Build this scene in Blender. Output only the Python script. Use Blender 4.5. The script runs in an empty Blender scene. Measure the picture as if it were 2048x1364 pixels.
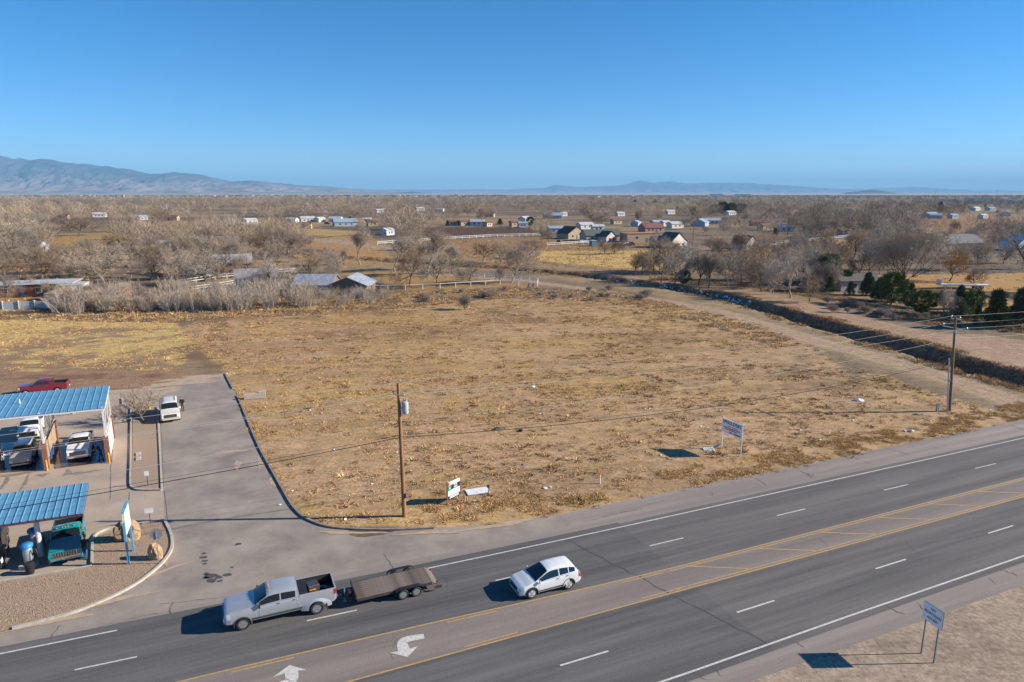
import bpy, bmesh, math, random
import numpy as np
from mathutils import Vector, Matrix
R = math.radians
sc = bpy.context.scene
col = sc.collection

# ---------------------------------------------------------------- camera, sky, sun, exposure
CAM_H, F_PX, PITCH = 25.7, 1365.0, math.atan(297 / 1365.0)
cam_d = bpy.data.cameras.new('camera'); cam = bpy.data.objects.new('camera', cam_d); col.objects.link(cam)
cam.location = (0, 0, CAM_H); cam.rotation_euler = (R(90) - PITCH, 0, 0)
cam_d.sensor_width = 36; cam_d.lens = 36 * F_PX / 2048; cam_d.clip_end = 400000; cam_d.clip_start = 0.5
sc.camera = cam
SUN_EL, SUN_AZ = R(25.0), R(1.9)          # azimuth measured from +X towards +Y
world = bpy.data.worlds.new('World'); sc.world = world; world.use_nodes = True
wn = world.node_tree.nodes; wl = world.node_tree.links
sky = wn.new('ShaderNodeTexSky'); sky.sky_type = 'NISHITA'; sky.sun_disc = False
sky.sun_elevation = SUN_EL; sky.sun_rotation = R(90) - SUN_AZ
sky.altitude = 1500; sky.air_density = 0.8; sky.dust_density = 0.2; sky.ozone_density = 4.5
bg = wn['Background']; bg.inputs['Strength'].default_value = 0.086
hsv = wn.new('ShaderNodeHueSaturation'); hsv.inputs['Saturation'].default_value = 1.27; hsv.inputs['Hue'].default_value = 0.498
wl.new(sky.outputs[0], hsv.inputs['Color']); wl.new(hsv.outputs[0], bg.inputs[0])
sun_d = bpy.data.lights.new('sun', 'SUN'); sun_d.energy = 5.0; sun_d.angle = R(0.5); sun_d.color = (1.0, 0.90, 0.76)
sun = bpy.data.objects.new('sun', sun_d); col.objects.link(sun)
sdir = Vector((math.cos(SUN_EL) * math.cos(SUN_AZ), math.cos(SUN_EL) * math.sin(SUN_AZ), math.sin(SUN_EL)))
sun.rotation_euler = sdir.to_track_quat('Z', 'Y').to_euler(); sun.location = (60, 0, 60)
vs = sc.view_settings; vs.view_transform = 'Standard'; vs.look = 'None'; vs.exposure = 0.9; vs.gamma = 1; vs.use_curve_mapping = False
sc.cycles.use_denoising = True; sc.cycles.max_bounces = 5; sc.cycles.diffuse_bounces = 2; sc.cycles.glossy_bounces = 2
sc.cycles.transparent_max_bounces = 6; sc.cycles.volume_bounces = 0; sc.cycles.caustics_reflective = False

# ---------------------------------------------------------------- helpers
CP, SP = math.cos(PITCH), math.sin(PITCH)
def G(px, py, z=0.0):
    """place on the ground (height z) that is seen at a spot of the 2048x1364 survey picture"""
    u = (px - 1024) / F_PX; v = -(py - 682) / F_PX
    d = Vector((u, CP + v * SP, -SP + v * CP)); t = (z - CAM_H) / d.z
    return Vector((d.x * t, d.y * t, z))
def project(x, y, z=0.0):
    dz = z - CAM_H; dep = y * CP - dz * SP; up = dz * CP + y * SP
    return 1024 + F_PX * x / dep, 682 - F_PX * up / dep
def height_at(px, py, ytop):
    """height of something standing at (px,py) whose top is seen at ytop"""
    g = G(px, py); v = -(ytop - 682) / F_PX
    return CAM_H + (-SP + v * CP) / (CP + v * SP) * g.y
RA = R(23.3); RD = Vector((math.cos(RA), math.sin(RA), 0)); RN = Vector((-math.sin(RA), math.cos(RA), 0))
def RS(s, t, z=0.0): return RD * s + RN * t + Vector((0, 0, z))

def tag(o, label=None, cat=None, group=None, kind=None):
    if label: o['label'] = label
    if cat: o['category'] = cat
    if group: o['group'] = group
    if kind: o['kind'] = kind
    return o
def link(name, me, parent=None, loc=None, rz=None):
    o = bpy.data.objects.new(name, me); col.objects.link(o)
    if parent is not None: o.parent = parent
    if loc is not None: o.location = loc
    if rz is not None: o.rotation_euler = (0, 0, rz)
    return o
def thing(name, loc=(0, 0, 0), rz=0, label=None, cat=None, group=None):
    return tag(link(name, None, None, loc, rz), label, cat, group)
def copy_tree(o, parent=None):
    c = o.copy(); col.objects.link(c); c.parent = parent
    for ch in o.children: copy_tree(ch, c)
    return c
def setmats(me, mats):
    for m in (mats if isinstance(mats, (list, tuple)) else [mats]): me.materials.append(m)
def np_mesh(name, V, F, mats, colors=None, smooth=False):
    """mesh from arrays; F is (n,3) or (n,4)"""
    V = np.asarray(V, np.float32); F = np.asarray(F, np.int32)
    me = bpy.data.meshes.new(name); n, k = F.shape
    me.vertices.add(len(V)); me.vertices.foreach_set('co', V.ravel())
    me.loops.add(n * k); me.loops.foreach_set('vertex_index', F.ravel())
    me.polygons.add(n); me.polygons.foreach_set('loop_start', np.arange(0, n * k, k, dtype=np.int32))
    me.polygons.foreach_set('loop_total', np.full(n, k, np.int32))
    if smooth: me.polygons.foreach_set('use_smooth', np.ones(n, bool))
    me.update(calc_edges=True); me.validate()
    if colors is not None:
        a = me.color_attributes.new('tint', 'FLOAT_COLOR', 'POINT')
        c = np.ones((len(V), 4), np.float32); c[:, :3] = colors; a.data.foreach_set('color', c.ravel())
    setmats(me, mats); return me

class MB:
    """collects shapes into one mesh"""
    def __init__(s): s.v = []; s.f = []; s.m = []; s.mi = 0
    def add(s, vs, fs):
        b = len(s.v); s.v += [tuple(p) for p in vs]
        for f in fs: s.f.append([b + i for i in f]); s.m.append(s.mi)
        return s
    def box(s, c, d, rz=0, M=None):
        x, y, z = d[0] / 2, d[1] / 2, d[2] / 2
        vs = [Vector((a * x, b * y, e * z)) for e in (-1, 1) for b in (-1, 1) for a in (-1, 1)]
        if rz: r = Matrix.Rotation(rz, 3, 'Z'); vs = [r @ v for v in vs]
        if M is not None: vs = [M @ v for v in vs]
        vs = [v + Vector(c) for v in vs]
        return s.add(vs, [(0, 2, 3, 1), (4, 5, 7, 6), (0, 1, 5, 4), (2, 6, 7, 3), (0, 4, 6, 2), (1, 3, 7, 5)])
    def bar(s, a, b, w, h=None):
        a, b = Vector(a), Vector(b); d = b - a; h = h or w
        q = d.to_track_quat('Z', 'Y').to_matrix()
        return s.box((a + b) / 2, (w, h, d.length), M=q)
    def tube(s, a, b, r0, r1=None, n=8, caps=True):
        a, b = Vector(a), Vector(b); r1 = r0 if r1 is None else r1
        q = (b - a).to_track_quat('Z', 'Y').to_matrix(); vs = []
        for p, r in ((a, r0), (b, r1)):
            vs += [p + q @ Vector((r * math.cos(2 * math.pi * i / n), r * math.sin(2 * math.pi * i / n), 0)) for i in range(n)]
        fs = [(i, (i + 1) % n, n + (i + 1) % n, n + i) for i in range(n)]
        if caps: fs += [tuple(range(n))[::-1], tuple(range(n, 2 * n))]
        return s.add(vs, fs)
    def lathe(s, prof, n=16, c=(0, 0, 0), axis='Z'):
        vs = []; c = Vector(c)
        for r, z in prof:
            for i in range(n):
                a = 2 * math.pi * i / n; p = (r * math.cos(a), r * math.sin(a), z)
                if axis == 'Y': p = (p[0], z, p[1])
                vs.append(c + Vector(p))
        fs = [(j * n + i, j * n + (i + 1) % n, (j + 1) * n + (i + 1) % n, (j + 1) * n + i) for j in range(len(prof) - 1) for i in range(n)]
        fs += [tuple(range(n))[::-1], tuple(range((len(prof) - 1) * n, len(prof) * n))]
        return s.add(vs, fs)
    def prism(s, poly, z0, z1):
        n = len(poly); vs = [(p[0], p[1], z0) for p in poly] + [(p[0], p[1], z1) for p in poly]
        return s.add(vs, [tuple(range(n))[::-1], tuple(range(n, 2 * n))] + [(i, (i + 1) % n, n + (i + 1) % n, n + i) for i in range(n)])
    def mesh(s, name, mats, smooth=None, bevel=None):
        me = bpy.data.meshes.new(name); me.from_pydata(s.v, [], s.f); setmats(me, mats)
        if any(s.m): me.polygons.foreach_set('material_index', s.m)
        bm = bmesh.new(); bm.from_mesh(me); bmesh.ops.recalc_face_normals(bm, faces=bm.faces)
        if bevel: bmesh.ops.bevel(bm, geom=bm.edges[:], offset=bevel, segments=1, affect='EDGES', clamp_overlap=True)
        bm.to_mesh(me); bm.free()
        if smooth: me.shade_smooth(); me.set_sharp_from_angle(angle=R(smooth))
        return me
    def build(s, name, mats, parent=None, loc=None, rz=None, smooth=None, bevel=None):
        return link(name, s.mesh(name, mats, smooth, bevel), parent, loc, rz)

def material(name, c, rough=0.7, metal=0.0, var=0.12, scale=6.0, c2=None, bump=0.0, objvar=0.0, tint=False, coat=0.0, stretch=None, spec=None, coords='Object'):
    m = bpy.data.materials.new(name); m.use_nodes = True; nt = m.node_tree; N = nt.nodes; L = nt.links
    p = N['Principled BSDF']; p.inputs['Roughness'].default_value = rough; p.inputs['Metallic'].default_value = metal
    if coat: p.inputs['Coat Weight'].default_value = coat; p.inputs['Coat Roughness'].default_value = 0.04
    if spec is not None: p.inputs['Specular IOR Level'].default_value = spec
    c2 = c2 or tuple(x * (1 - 2 * var) for x in c); c1 = tuple(min(1, x * (1 + var)) for x in c) if c2 else c
    tc = N.new('ShaderNodeTexCoord'); mp = N.new('ShaderNodeMapping'); L.new(tc.outputs[coords], mp.inputs[0])
    mp.inputs['Scale'].default_value = stretch or (1, 1, 1)
    no = N.new('ShaderNodeTexNoise'); no.inputs['Scale'].default_value = scale; no.inputs['Detail'].default_value = 6; no.inputs['Roughness'].default_value = 0.65
    L.new(mp.outputs[0], no.inputs['Vector'])
    ra = N.new('ShaderNodeValToRGB'); ra.color_ramp.elements[0].position = 0.32; ra.color_ramp.elements[1].position = 0.68
    ra.color_ramp.elements[0].color = (*c2, 1); ra.color_ramp.elements[1].color = (*c1, 1); L.new(no.outputs[0], ra.inputs[0])
    out = ra.outputs[0]
    if tint:
        at = N.new('ShaderNodeAttribute'); at.attribute_name = 'tint'
        mx = N.new('ShaderNodeMix'); mx.data_type = 'RGBA'; mx.blend_type = 'MULTIPLY'; mx.inputs[0].default_value = 1
        L.new(out, mx.inputs[6]); L.new(at.outputs[0], mx.inputs[7]); out = mx.outputs[2]
    if objvar:
        oi = N.new('ShaderNodeObjectInfo'); hs = N.new('ShaderNodeHueSaturation')
        mr = N.new('ShaderNodeMapRange'); mr.inputs[3].default_value = 1 - objvar; mr.inputs[4].default_value = 1 + objvar
        L.new(oi.outputs['Random'], mr.inputs[0]); L.new(mr.outputs[0], hs.inputs['Value']); L.new(out, hs.inputs['Color'])
        m2 = N.new('ShaderNodeMath'); m2.operation = 'MULTIPLY'; m2.inputs[1].default_value = 7.13; L.new(oi.outputs['Random'], m2.inputs[0])
        m3 = N.new('ShaderNodeMath'); m3.operation = 'FRACT'; L.new(m2.outputs[0], m3.inputs[0])
        m4 = N.new('ShaderNodeMapRange'); m4.inputs[3].default_value = 0.65; m4.inputs[4].default_value = 1.25
        L.new(m3.outputs[0], m4.inputs[0]); L.new(m4.outputs[0], hs.inputs['Saturation']); out = hs.outputs[0]
    L.new(out, p.inputs['Base Color'])
    if bump:
        bp = N.new('ShaderNodeBump'); bp.inputs['Strength'].default_value = bump; bp.inputs['Distance'].default_value = 0.03
        L.new(no.outputs[0], bp.inputs['Height']); L.new(bp.outputs[0], p.inputs['Normal'])
    return m
_flat = {}
def flat(c, rough=0.5, metal=0.0, coat=0.0):
    k = (tuple(c), rough, metal, coat)
    if k not in _flat: _flat[k] = material('paint', c, rough, metal, 0.05, 3.0, coat=coat)
    return _flat[k]
M = dict(
    white=material('white_paint', (.78, .78, .76), .45, var=.05), rubber=material('rubber', (.022, .022, .023), .85),
    black=material('black_plastic', (.018, .018, .02), .55), glass=material('dark_glass', (.012, .018, .022), .04, spec=.8, var=.02),
    chrome=material('chrome', (.75, .75, .76), .18, 1.0, var=.05), steel=material('galvanised_steel', (.42, .44, .46), .4, .6),
    alloy=material('alloy', (.55, .56, .58), .35, .15), rim=material('polished_rim', (.30, .31, .33), .35, .4), amber=material('amber_lens', (.7, .28, .04), .25), red=material('red_lens', (.45, .015, .015), .2),
    lamp=material('clear_lens', (.62, .65, .68), .12), wood=material('weathered_wood', (.30, .19, .11), .85, scale=4, stretch=(1, 1, .1), var=.25),
    concrete=material('concrete', (.46, .41, .35), .9, scale=3, var=.12), brick=material('brick_red', (.30, .13, .08), .9, scale=9, var=.2),
    rust=material('rusty_steel', (.07, .05, .045), .75, .2, c2=(.035, .032, .032)), bark=material('bark', (.12, .088, .062), .95, scale=5, objvar=.25, var=.25),
    skin=material('skin', (.45, .26, .17), .6, var=.04),
)
rng = np.random.default_rng(11); random.seed(11)
def vnoise(x, y, seed=0):
    """smooth value noise on arrays"""
    xi = np.floor(x).astype(np.int64); yi = np.floor(y).astype(np.int64); fx = x - xi; fy = y - yi
    def h(a, b):
        n = (a * 374761393 + b * 668265263 + seed * 974711) & 0x7fffffff; n = ((n ^ (n >> 13)) * 1274126177) & 0x7fffffff
        return ((n ^ (n >> 16)) & 0xffff) / 65535.0
    fx = fx * fx * (3 - 2 * fx); fy = fy * fy * (3 - 2 * fy)
    return (h(xi, yi) * (1 - fx) + h(xi + 1, yi) * fx) * (1 - fy) + (h(xi, yi + 1) * (1 - fx) + h(xi + 1, yi + 1) * fx) * fy
def fbm(x, y, seed=0, o=4):
    s = 0; a = .5; t = 0
    for i in range(o): s = s + a * vnoise(x * 2 ** i, y * 2 ** i, seed + i); t += a; a *= .5
    return s / t
def inside(x, y, poly):
    r = np.zeros(np.shape(x), bool); n = len(poly)
    for i in range(n):
        x1, y1 = poly[i][:2]; x2, y2 = poly[(i + 1) % n][:2]
        if y1 == y2: continue
        c = ((y1 > y) != (y2 > y)) & (x < (x2 - x1) * (y - y1) / (y2 - y1) + x1); r ^= c
    return r
def dist_line(x, y, pts):
    """distance to a polyline and the side (positive = left of it)"""
    best = np.full(np.shape(x), 1e9); side = np.zeros(np.shape(x))
    for i in range(len(pts) - 1):
        ax, ay = pts[i][:2]; bx, by = pts[i + 1][:2]; dx, dy = bx - ax, by - ay; l2 = dx * dx + dy * dy
        t = np.clip(((x - ax) * dx + (y - ay) * dy) / l2, 0, 1); qx, qy = ax + t * dx, ay + t * dy
        d = np.hypot(x - qx, y - qy); k = d < best
        best = np.where(k, d, best); side = np.where(k, np.sign(dx * (y - ay) - dy * (x - ax)), side)
    return best, side
def smooth_path(pts, n=8):
    P = [Vector(p) for p in pts]; out = []
    for i in range(len(P) - 1):
        p0, p1, p2, p3 = P[max(i - 1, 0)], P[i], P[i + 1], P[min(i + 2, len(P) - 1)]
        for k in range(n):
            t = k / n
            out.append(.5 * ((2 * p1) + (p2 - p0) * t + (2 * p0 - 5 * p1 + 4 * p2 - p3) * t * t + (3 * p1 - p0 - 3 * p2 + p3) * t ** 3))
    return out + [P[-1]]
# ---------------------------------------------------------------- ground
DITCH = smooth_path([G(x, y, -1.8) for x, y in ((2330, 880), (2150, 815), (2029, 779), (1908, 746), (1820, 717), (1740, 694), (1640, 665), (1560, 640), (1450, 609), (1330, 586), (1200, 566), (1090, 554), (1000, 545), (900, 539), (800, 531), (700, 525), (600, 520))], 4)
def ground_z(x, y):
    x = np.asarray(x, float); y = np.asarray(y, float)
    d, s = dist_line(x, y, [p for p in DITCH])
    w = d + 2.4 * (fbm(x * .3, y * .3, 3) - .5) + .9 * (fbm(x * 1.1, y * 1.1, 4, 2) - .5)
    z = -2.1 * np.clip((4.15 - w) / 2.6, 0, 1) + .12 * np.exp(-((w - 5.0) / 1.5) ** 2) * (s < 0)
    # gentle roughness away from the paved areas
    t = -x * math.sin(RA) + y * math.cos(RA); sx = x * math.cos(RA) + y * math.sin(RA)
    m = np.clip((t - 47.5) / 4, 0, 1) * np.clip((sx - 6.2 + (t - 50) * .1) / 3, 0, 1)
    m = np.maximum(m, np.clip((y - 112) / 10, 0, 1)) * np.clip((900 - y) / 300, 0, 1)
    return z + m * (.28 * (fbm(x * .12, y * .12, 7) - .45) + .16 * (fbm(x * .6, y * .6, 8, 3) - .5))
def gz(x, y): return float(ground_z(np.array([x]), np.array([y]))[0])
def on(px, py):
    g = G(px, py); return Vector((g.x, g.y, gz(g.x, g.y)))

def axis(lo, hi, step, far_lo, far_hi, gr):
    a = list(np.arange(lo, hi, step)); s = step; v = a[-1]
    while v < far_hi: s *= gr; v += s; a.append(v)
    s = step; v = lo; b = []
    while v > far_lo: s *= gr; v -= s; b.append(v)
    return np.array(b[::-1] + a)
gx = axis(-62, 92, .62, -70000, 70000, 1.035); gy = axis(28, 150, .62, -900, 78000, 1.028)
X, Y = np.meshgrid(gx, gy); Z = ground_z(X.ravel(), Y.ravel()).reshape(X.shape)
PX, PY = project(X, np.maximum(Y, 5.0)); PY = np.where(Y < 6, 3000, PY)
def lin(r, g, b): return np.array([((c / 255) / 12.92 if c <= 10 else ((c / 255 + .055) / 1.055) ** 2.4) for c in (r, g, b)])
n1 = fbm(X * .05, Y * .05, 21); n2 = fbm(X * .35, Y * .35, 22); n3 = fbm(X * 1.3, Y * 1.3, 23, 3); nf = fbm(X * .012, Y * .02, 25, 5)
def zone(C, k, c, w=1.0):
    k = (np.asarray(k, float) * w)[..., None]; return C * (1 - k) + np.asarray(c) * k
def sm(a, lo, hi): return np.clip((a - lo) / (hi - lo), 0, 1)
SOIL, STRAW, DARK, DIRT = np.array([.415, .268, .140]), np.array([.49, .325, .118]), np.array([.125, .078, .045]), np.array([.34, .225, .15])
C = np.ones(X.shape + (3,)) * np.array([.20, .15, .10])
C = zone(C, sm(nf, .52, .62), [.30, .21, .115]); C = zone(C, sm(nf, .46, .38), [.14, .105, .075])
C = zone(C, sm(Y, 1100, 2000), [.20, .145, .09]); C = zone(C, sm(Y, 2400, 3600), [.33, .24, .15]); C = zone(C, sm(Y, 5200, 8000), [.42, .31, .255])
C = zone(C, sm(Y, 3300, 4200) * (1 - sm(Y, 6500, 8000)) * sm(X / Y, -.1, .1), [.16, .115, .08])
# the open lot
LOT = [(450, 742), (395, 700), (345, 665), (400, 640), (740, 612), (1000, 598), (1250, 596), (1500, 640), (1640, 700), (1880, 790), (2060, 838), (1560, 945), (1100, 1035), (870, 1060), (650, 1052), (600, 1030), (570, 985), (520, 900)]
lot = inside(PX, PY, LOT)
Cl = zone(np.ones(X.shape + (3,)) * SOIL, sm(n2 * .6 + n1 * .5, .5, .66), STRAW, .8); Cl = zone(Cl, sm(n3 * .5 + n2 * .5, .56, .68), [.20, .125, .065], .9)
Cl = zone(Cl, sm(fbm(X * .09, Y * .14, 31), .56, .66), [.42, .275, .165], .8)
Cl = zone(Cl, sm(PY, 985, 1045) * sm(n2, .4, .55), STRAW, .8)
nb_ = fbm(X * .035 + Y * .03, Y * .42 - X * .05, 35, 4); Cl = zone(Cl, sm(nb_, .52, .62), [.45, .295, .17], .6); Cl = zone(Cl, sm(nb_, .47, .38), [.30, .195, .11], .55)
C = np.where(lot[..., None], Cl, C)
for cx, cy, rx, ry in ((850, 665, 90, 18), (760, 625, 90, 9), (690, 672, 60, 12), (1010, 625, 60, 8), (1100, 640, 80, 8), (1280, 680, 60, 16), (560, 635, 120, 8), (470, 850, 40, 20)):
    k = np.exp(-(((PX - cx) / rx) ** 2 + ((PY - cy) / ry) ** 2)); C = zone(C, k * sm(n2, .3, .55), [.15, .088, .052], .85)
for cx, cy, rx, ry in ((1010, 690, 200, 22), (760, 640, 150, 16), (640, 780, 130, 40), (1150, 760, 200, 30), (900, 740, 120, 20)):
    k = np.exp(-(((PX - cx) / rx) ** 2 + ((PY - cy) / ry) ** 2)); C = zone(C, k * sm(n3, .35, .6), [.40, .26, .09], .6)
for tr in ([(640, 1040), (760, 960), (980, 915), (1250, 905), (1500, 870), (1700, 800)], [(1180, 1000), (1260, 950), (1400, 900), (1560, 880)], [(480, 780), (640, 740), (900, 700), (1150, 660), (1300, 620)], [(700, 1030), (820, 870), (900, 760), (1000, 660)]):
    d_, s__ = dist_line(X, Y, smooth_path([G(*q) for q in tr], 4)); C = zone(C, np.exp(-((d_ - .8) / .28) ** 2) * lot * sm(n2, .3, .5), [.46, .31, .20], .6); C = zone(C, np.exp(-(d_ / .35) ** 2) * lot * sm(n2, .4, .6), [.33, .22, .11], .4)
k = np.exp(-(((PX - 1690) / 130) ** 2 + ((PY - 735) / 40) ** 2)); C = zone(C, k * sm(n2, .35, .5), [.17, .135, .095], .85)
def px_zone(poly, c, w=1.0, nn=None):
    global C
    k = inside(PX + 14 * (n3 - .5), PY + 5 * (n2 - .5), poly).astype(float)
    C = zone(C, k if nn is None else k * nn, c, w)
px_zone([(-400, 632), (340, 636), (400, 690), (345, 748), (-400, 745)], [.50, .36, .14]); px_zone([(-400, 632), (340, 636), (400, 690), (345, 748), (-400, 745)], [.27, .18, .105], 1, sm(n2 * .5 + n1 * .5, .52, .60))
px_zone([(-400, 592), (350, 598), (740, 585), (1060, 572), (1060, 590), (740, 622), (340, 645), (-400, 636)], [.16, .108, .066]); px_zone([(-400, 592), (350, 598), (740, 585), (1060, 572), (1060, 590), (740, 622), (340, 645), (-400, 636)], [.33, .21, .085], 1, sm(n2, .52, .62))
px_zone([(350, 640), (450, 620), (470, 700), (440, 745), (370, 735), (340, 690)], [.18, .11, .06], .8, sm(n2, .4, .6))
px_zone([(-400, 738), (120, 742), (330, 740), (440, 748), (330, 772), (-400, 800)], [.30, .185, .11]); px_zone([(-400, 752), (330, 748), (340, 756), (-400, 764)], [.21, .125, .075], 1, sm(n2, .35, .5))
for pl, c in (([(1080, 503), (1340, 500), (1345, 540), (1200, 533), (1078, 522)], [.52, .35, .13]), ([(845, 455), (1060, 454), (1072, 470), (850, 478)], [.105, .058, .036]),
              ([(850, 481), (1072, 474), (1330, 480), (1340, 498), (1080, 503), (860, 514)], [.27, .17, .085]), ([(1700, 552), (2100, 545), (2100, 645), (1890, 625), (1760, 590)], [.40, .235, .085]),
              ([(230, 444), (760, 438), (760, 447), (230, 452)], [.38, .245, .10]), ([(250, 458), (560, 455), (720, 462), (720, 470), (480, 476), (250, 470)], [.42, .275, .105]), ([(95, 468), (245, 466), (230, 500), (100, 505)], [.35, .22, .08]),
              ([(600, 478), (740, 470), (790, 520), (700, 528), (640, 500)], [.36, .22, .095]), ([(470, 548), (830, 545), (1060, 572), (830, 580), (470, 583)], [.34, .21, .085]), ([(-300, 588), (130, 586), (130, 604), (-300, 606)], [.33, .21, .09]),
              ([(1540, 482), (1720, 478), (1720, 502), (1560, 500)], [.33, .21, .105]), ([(1780, 430), (2100, 432), (2100, 470), (1840, 468)], [.30, .175, .085]), ([(1300, 560), (1500, 575), (1500, 600), (1300, 575)], [.30, .185, .085]), ([(0, 520), (200, 515), (200, 540), (0, 545)], [.33, .2, .09])):
    px_zone(pl, c)
px_zone([(600, 470), (700, 483), (800, 497), (795, 503), (690, 490), (600, 477)], [.36, .27, .19])
dd, ds = dist_line(X, Y, DITCH)
C = zone(C, sm(dd, 17, 12) * (Y < 215) * (X > 5), [.33, .235, .13], .9); C = zone(C, sm(dd, 17, 12) * (Y < 215) * (X > 5) * sm(n2, .5, .6), [.24, .175, .11], .8)
def road_zone(pts, w, c, wear=None):
    global C
    d, s = dist_line(X, Y, smooth_path([G(*p) for p in pts], 4)); e = w + 1.2 * (n2 - .5)
    C = zone(C, sm(d, e + .5, e - .5) * (Y > 60) , c, .95)
    if wear is not None: C = zone(C, np.exp(-((d - .85) / .35) ** 2) * sm(n3, .3, .5) * (Y > 60), wear, .7)
road_zone([(2300, 880), (2060, 815), (1880, 752), (1760, 716), (1640, 685), (1560, 660), (1430, 622), (1300, 598), (1180, 580), (1080, 566), (960, 555), (800, 545)], 2.5, [.40, .285, .185], [.30, .205, .135])
road_zone([(2300, 800), (2060, 728), (1930, 690), (1800, 660), (1700, 634), (1600, 608), (1480, 583), (1340, 566), (1200, 552), (1080, 542), (960, 534), (800, 524)], 3.2, [.36, .235, .15], [.29, .175, .11])
px_zone([(1850, 668), (1960, 668), (2120, 690), (2120, 760), (1980, 715)], [.37, .25, .17], .9)
dd, ds = dist_line(X, Y, DITCH)
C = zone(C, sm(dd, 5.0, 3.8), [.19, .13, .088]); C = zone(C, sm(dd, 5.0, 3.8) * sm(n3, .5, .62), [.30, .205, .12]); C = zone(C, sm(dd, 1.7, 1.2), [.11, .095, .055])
t_ = -X * math.sin(RA) + Y * math.cos(RA)
near = (t_ < 30); Cn = zone(np.ones(X.shape + (3,)) * np.array([.355, .27, .20]), sm(n2 * .6 + n3 * .4, .52, .66), [.27, .205, .15]); C = np.where(near[..., None], Cn, C)
C *= (.86 + .28 * n3[..., None])
ni, nj = X.shape; ii, jj = np.meshgrid(np.arange(ni - 1), np.arange(nj - 1), indexing='ij'); a = (ii * nj + jj).ravel()
gm = bpy.data.materials.new('ground_soil'); gm.use_nodes = True; N = gm.node_tree.nodes; L = gm.node_tree.links
p = N['Principled BSDF']; p.inputs['Roughness'].default_value = .95; p.inputs['Specular IOR Level'].default_value = .15
at = N.new('ShaderNodeAttribute'); at.attribute_name = 'tint'; tc = N.new('ShaderNodeTexCoord')
def mul(prev, scale, lo, hi, det=5, stretch=(1, 1, 1)):
    mp = N.new('ShaderNodeMapping'); mp.inputs['Scale'].default_value = stretch; L.new(tc.outputs['Object'], mp.inputs[0])
    no = N.new('ShaderNodeTexNoise'); no.inputs['Scale'].default_value = scale; no.inputs['Detail'].default_value = det; no.inputs['Roughness'].default_value = .7; L.new(mp.outputs[0], no.inputs['Vector'])
    mr = N.new('ShaderNodeMapRange'); mr.inputs[1].default_value = .3; mr.inputs[2].default_value = .7; mr.inputs[3].default_value = lo; mr.inputs[4].default_value = hi; L.new(no.outputs[0], mr.inputs[0])
    mx = N.new('ShaderNodeMix'); mx.data_type = 'RGBA'; mx.blend_type = 'MULTIPLY'; mx.inputs[0].default_value = 1; L.new(prev, mx.inputs[6]); L.new(mr.outputs[0], mx.inputs[7]); return mx.outputs[2], no.outputs[0]
o1, _ = mul(at.outputs[0], 3.2, .55, 1.38, 8); o2, nb = mul(o1, 1.1, .72, 1.22, 6, (.5, 1, 1)); L.new(o2, p.inputs['Base Color'])
bp = N.new('ShaderNodeBump'); bp.inputs['Strength'].default_value = .5; bp.inputs['Distance'].default_value = .12; L.new(nb, bp.inputs['Height']); L.new(bp.outputs[0], p.inputs['Normal'])
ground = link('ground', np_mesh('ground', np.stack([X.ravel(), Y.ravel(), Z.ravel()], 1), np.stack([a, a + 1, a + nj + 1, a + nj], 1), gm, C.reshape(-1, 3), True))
tag(ground, kind='structure')

# ---------------------------------------------------------------- paved areas
def asphalt(name, c, c2, streak=True, cracks=.0):
    m = material(name, c, .9, var=.1, scale=.55, c2=c2, stretch=(.06, 1.3, 1) if streak else (.5, .5, 1), spec=.25)
    N = m.node_tree.nodes; L = m.node_tree.links; p = N['Principled BSDF']; src = p.inputs['Base Color'].links[0].from_socket
    tc = N.new('ShaderNodeTexCoord'); no = N.new('ShaderNodeTexNoise'); no.inputs['Scale'].default_value = 14; no.inputs['Detail'].default_value = 4; L.new(tc.outputs['Object'], no.inputs['Vector'])
    mr = N.new('ShaderNodeMapRange'); mr.inputs[1].default_value = .3; mr.inputs[2].default_value = .7; mr.inputs[3].default_value = .86; mr.inputs[4].default_value = 1.12; L.new(no.outputs[0], mr.inputs[0])
    mx = N.new('ShaderNodeMix'); mx.data_type = 'RGBA'; mx.blend_type = 'MULTIPLY'; mx.inputs[0].default_value = 1; L.new(src, mx.inputs[6]); L.new(mr.outputs[0], mx.inputs[7])
    n2 = N.new('ShaderNodeTexNoise'); n2.inputs['Scale'].default_value = .25; n2.inputs['Detail'].default_value = 5; L.new(tc.outputs['Object'], n2.inputs['Vector'])
    ad = N.new('ShaderNodeMix'); ad.data_type = 'VECTOR'; ad.inputs[0].default_value = .25; L.new(tc.outputs['Object'], ad.inputs[4]); L.new(n2.outputs[1], ad.inputs[5])
    vo = N.new('ShaderNodeTexVoronoi'); vo.feature = 'DISTANCE_TO_EDGE'; vo.inputs['Scale'].default_value = .09; L.new(ad.outputs[1], vo.inputs['Vector'])
    cr = N.new('ShaderNodeMapRange'); cr.inputs[1].default_value = .0015; cr.inputs[2].default_value = .0032; cr.inputs[3].default_value = 1 - cracks; cr.inputs[4].default_value = 1; L.new(vo.outputs[0], cr.inputs[0])
    m2 = N.new('ShaderNodeMix'); m2.data_type = 'RGBA'; m2.blend_type = 'MULTIPLY'; m2.inputs[0].default_value = 1; L.new(mx.outputs[2], m2.inputs[6]); L.new(cr.outputs[0], m2.inputs[7]); L.new(m2.outputs[2], p.inputs['Base Color'])
    return m
M['lane'] = asphalt('lane_asphalt', (.165, .150, .140), (.088, .084, .083)); M['lane_old'] = asphalt('lane_asphalt_old', (.145, .136, .130), (.072, .072, .074))
M['turn'] = asphalt('turn_lane_asphalt', (.235, .198, .172), (.175, .150, .134)); M['shoulder'] = asphalt('shoulder_asphalt', (.285, .245, .212), (.205, .178, .158), cracks=0)
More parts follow.
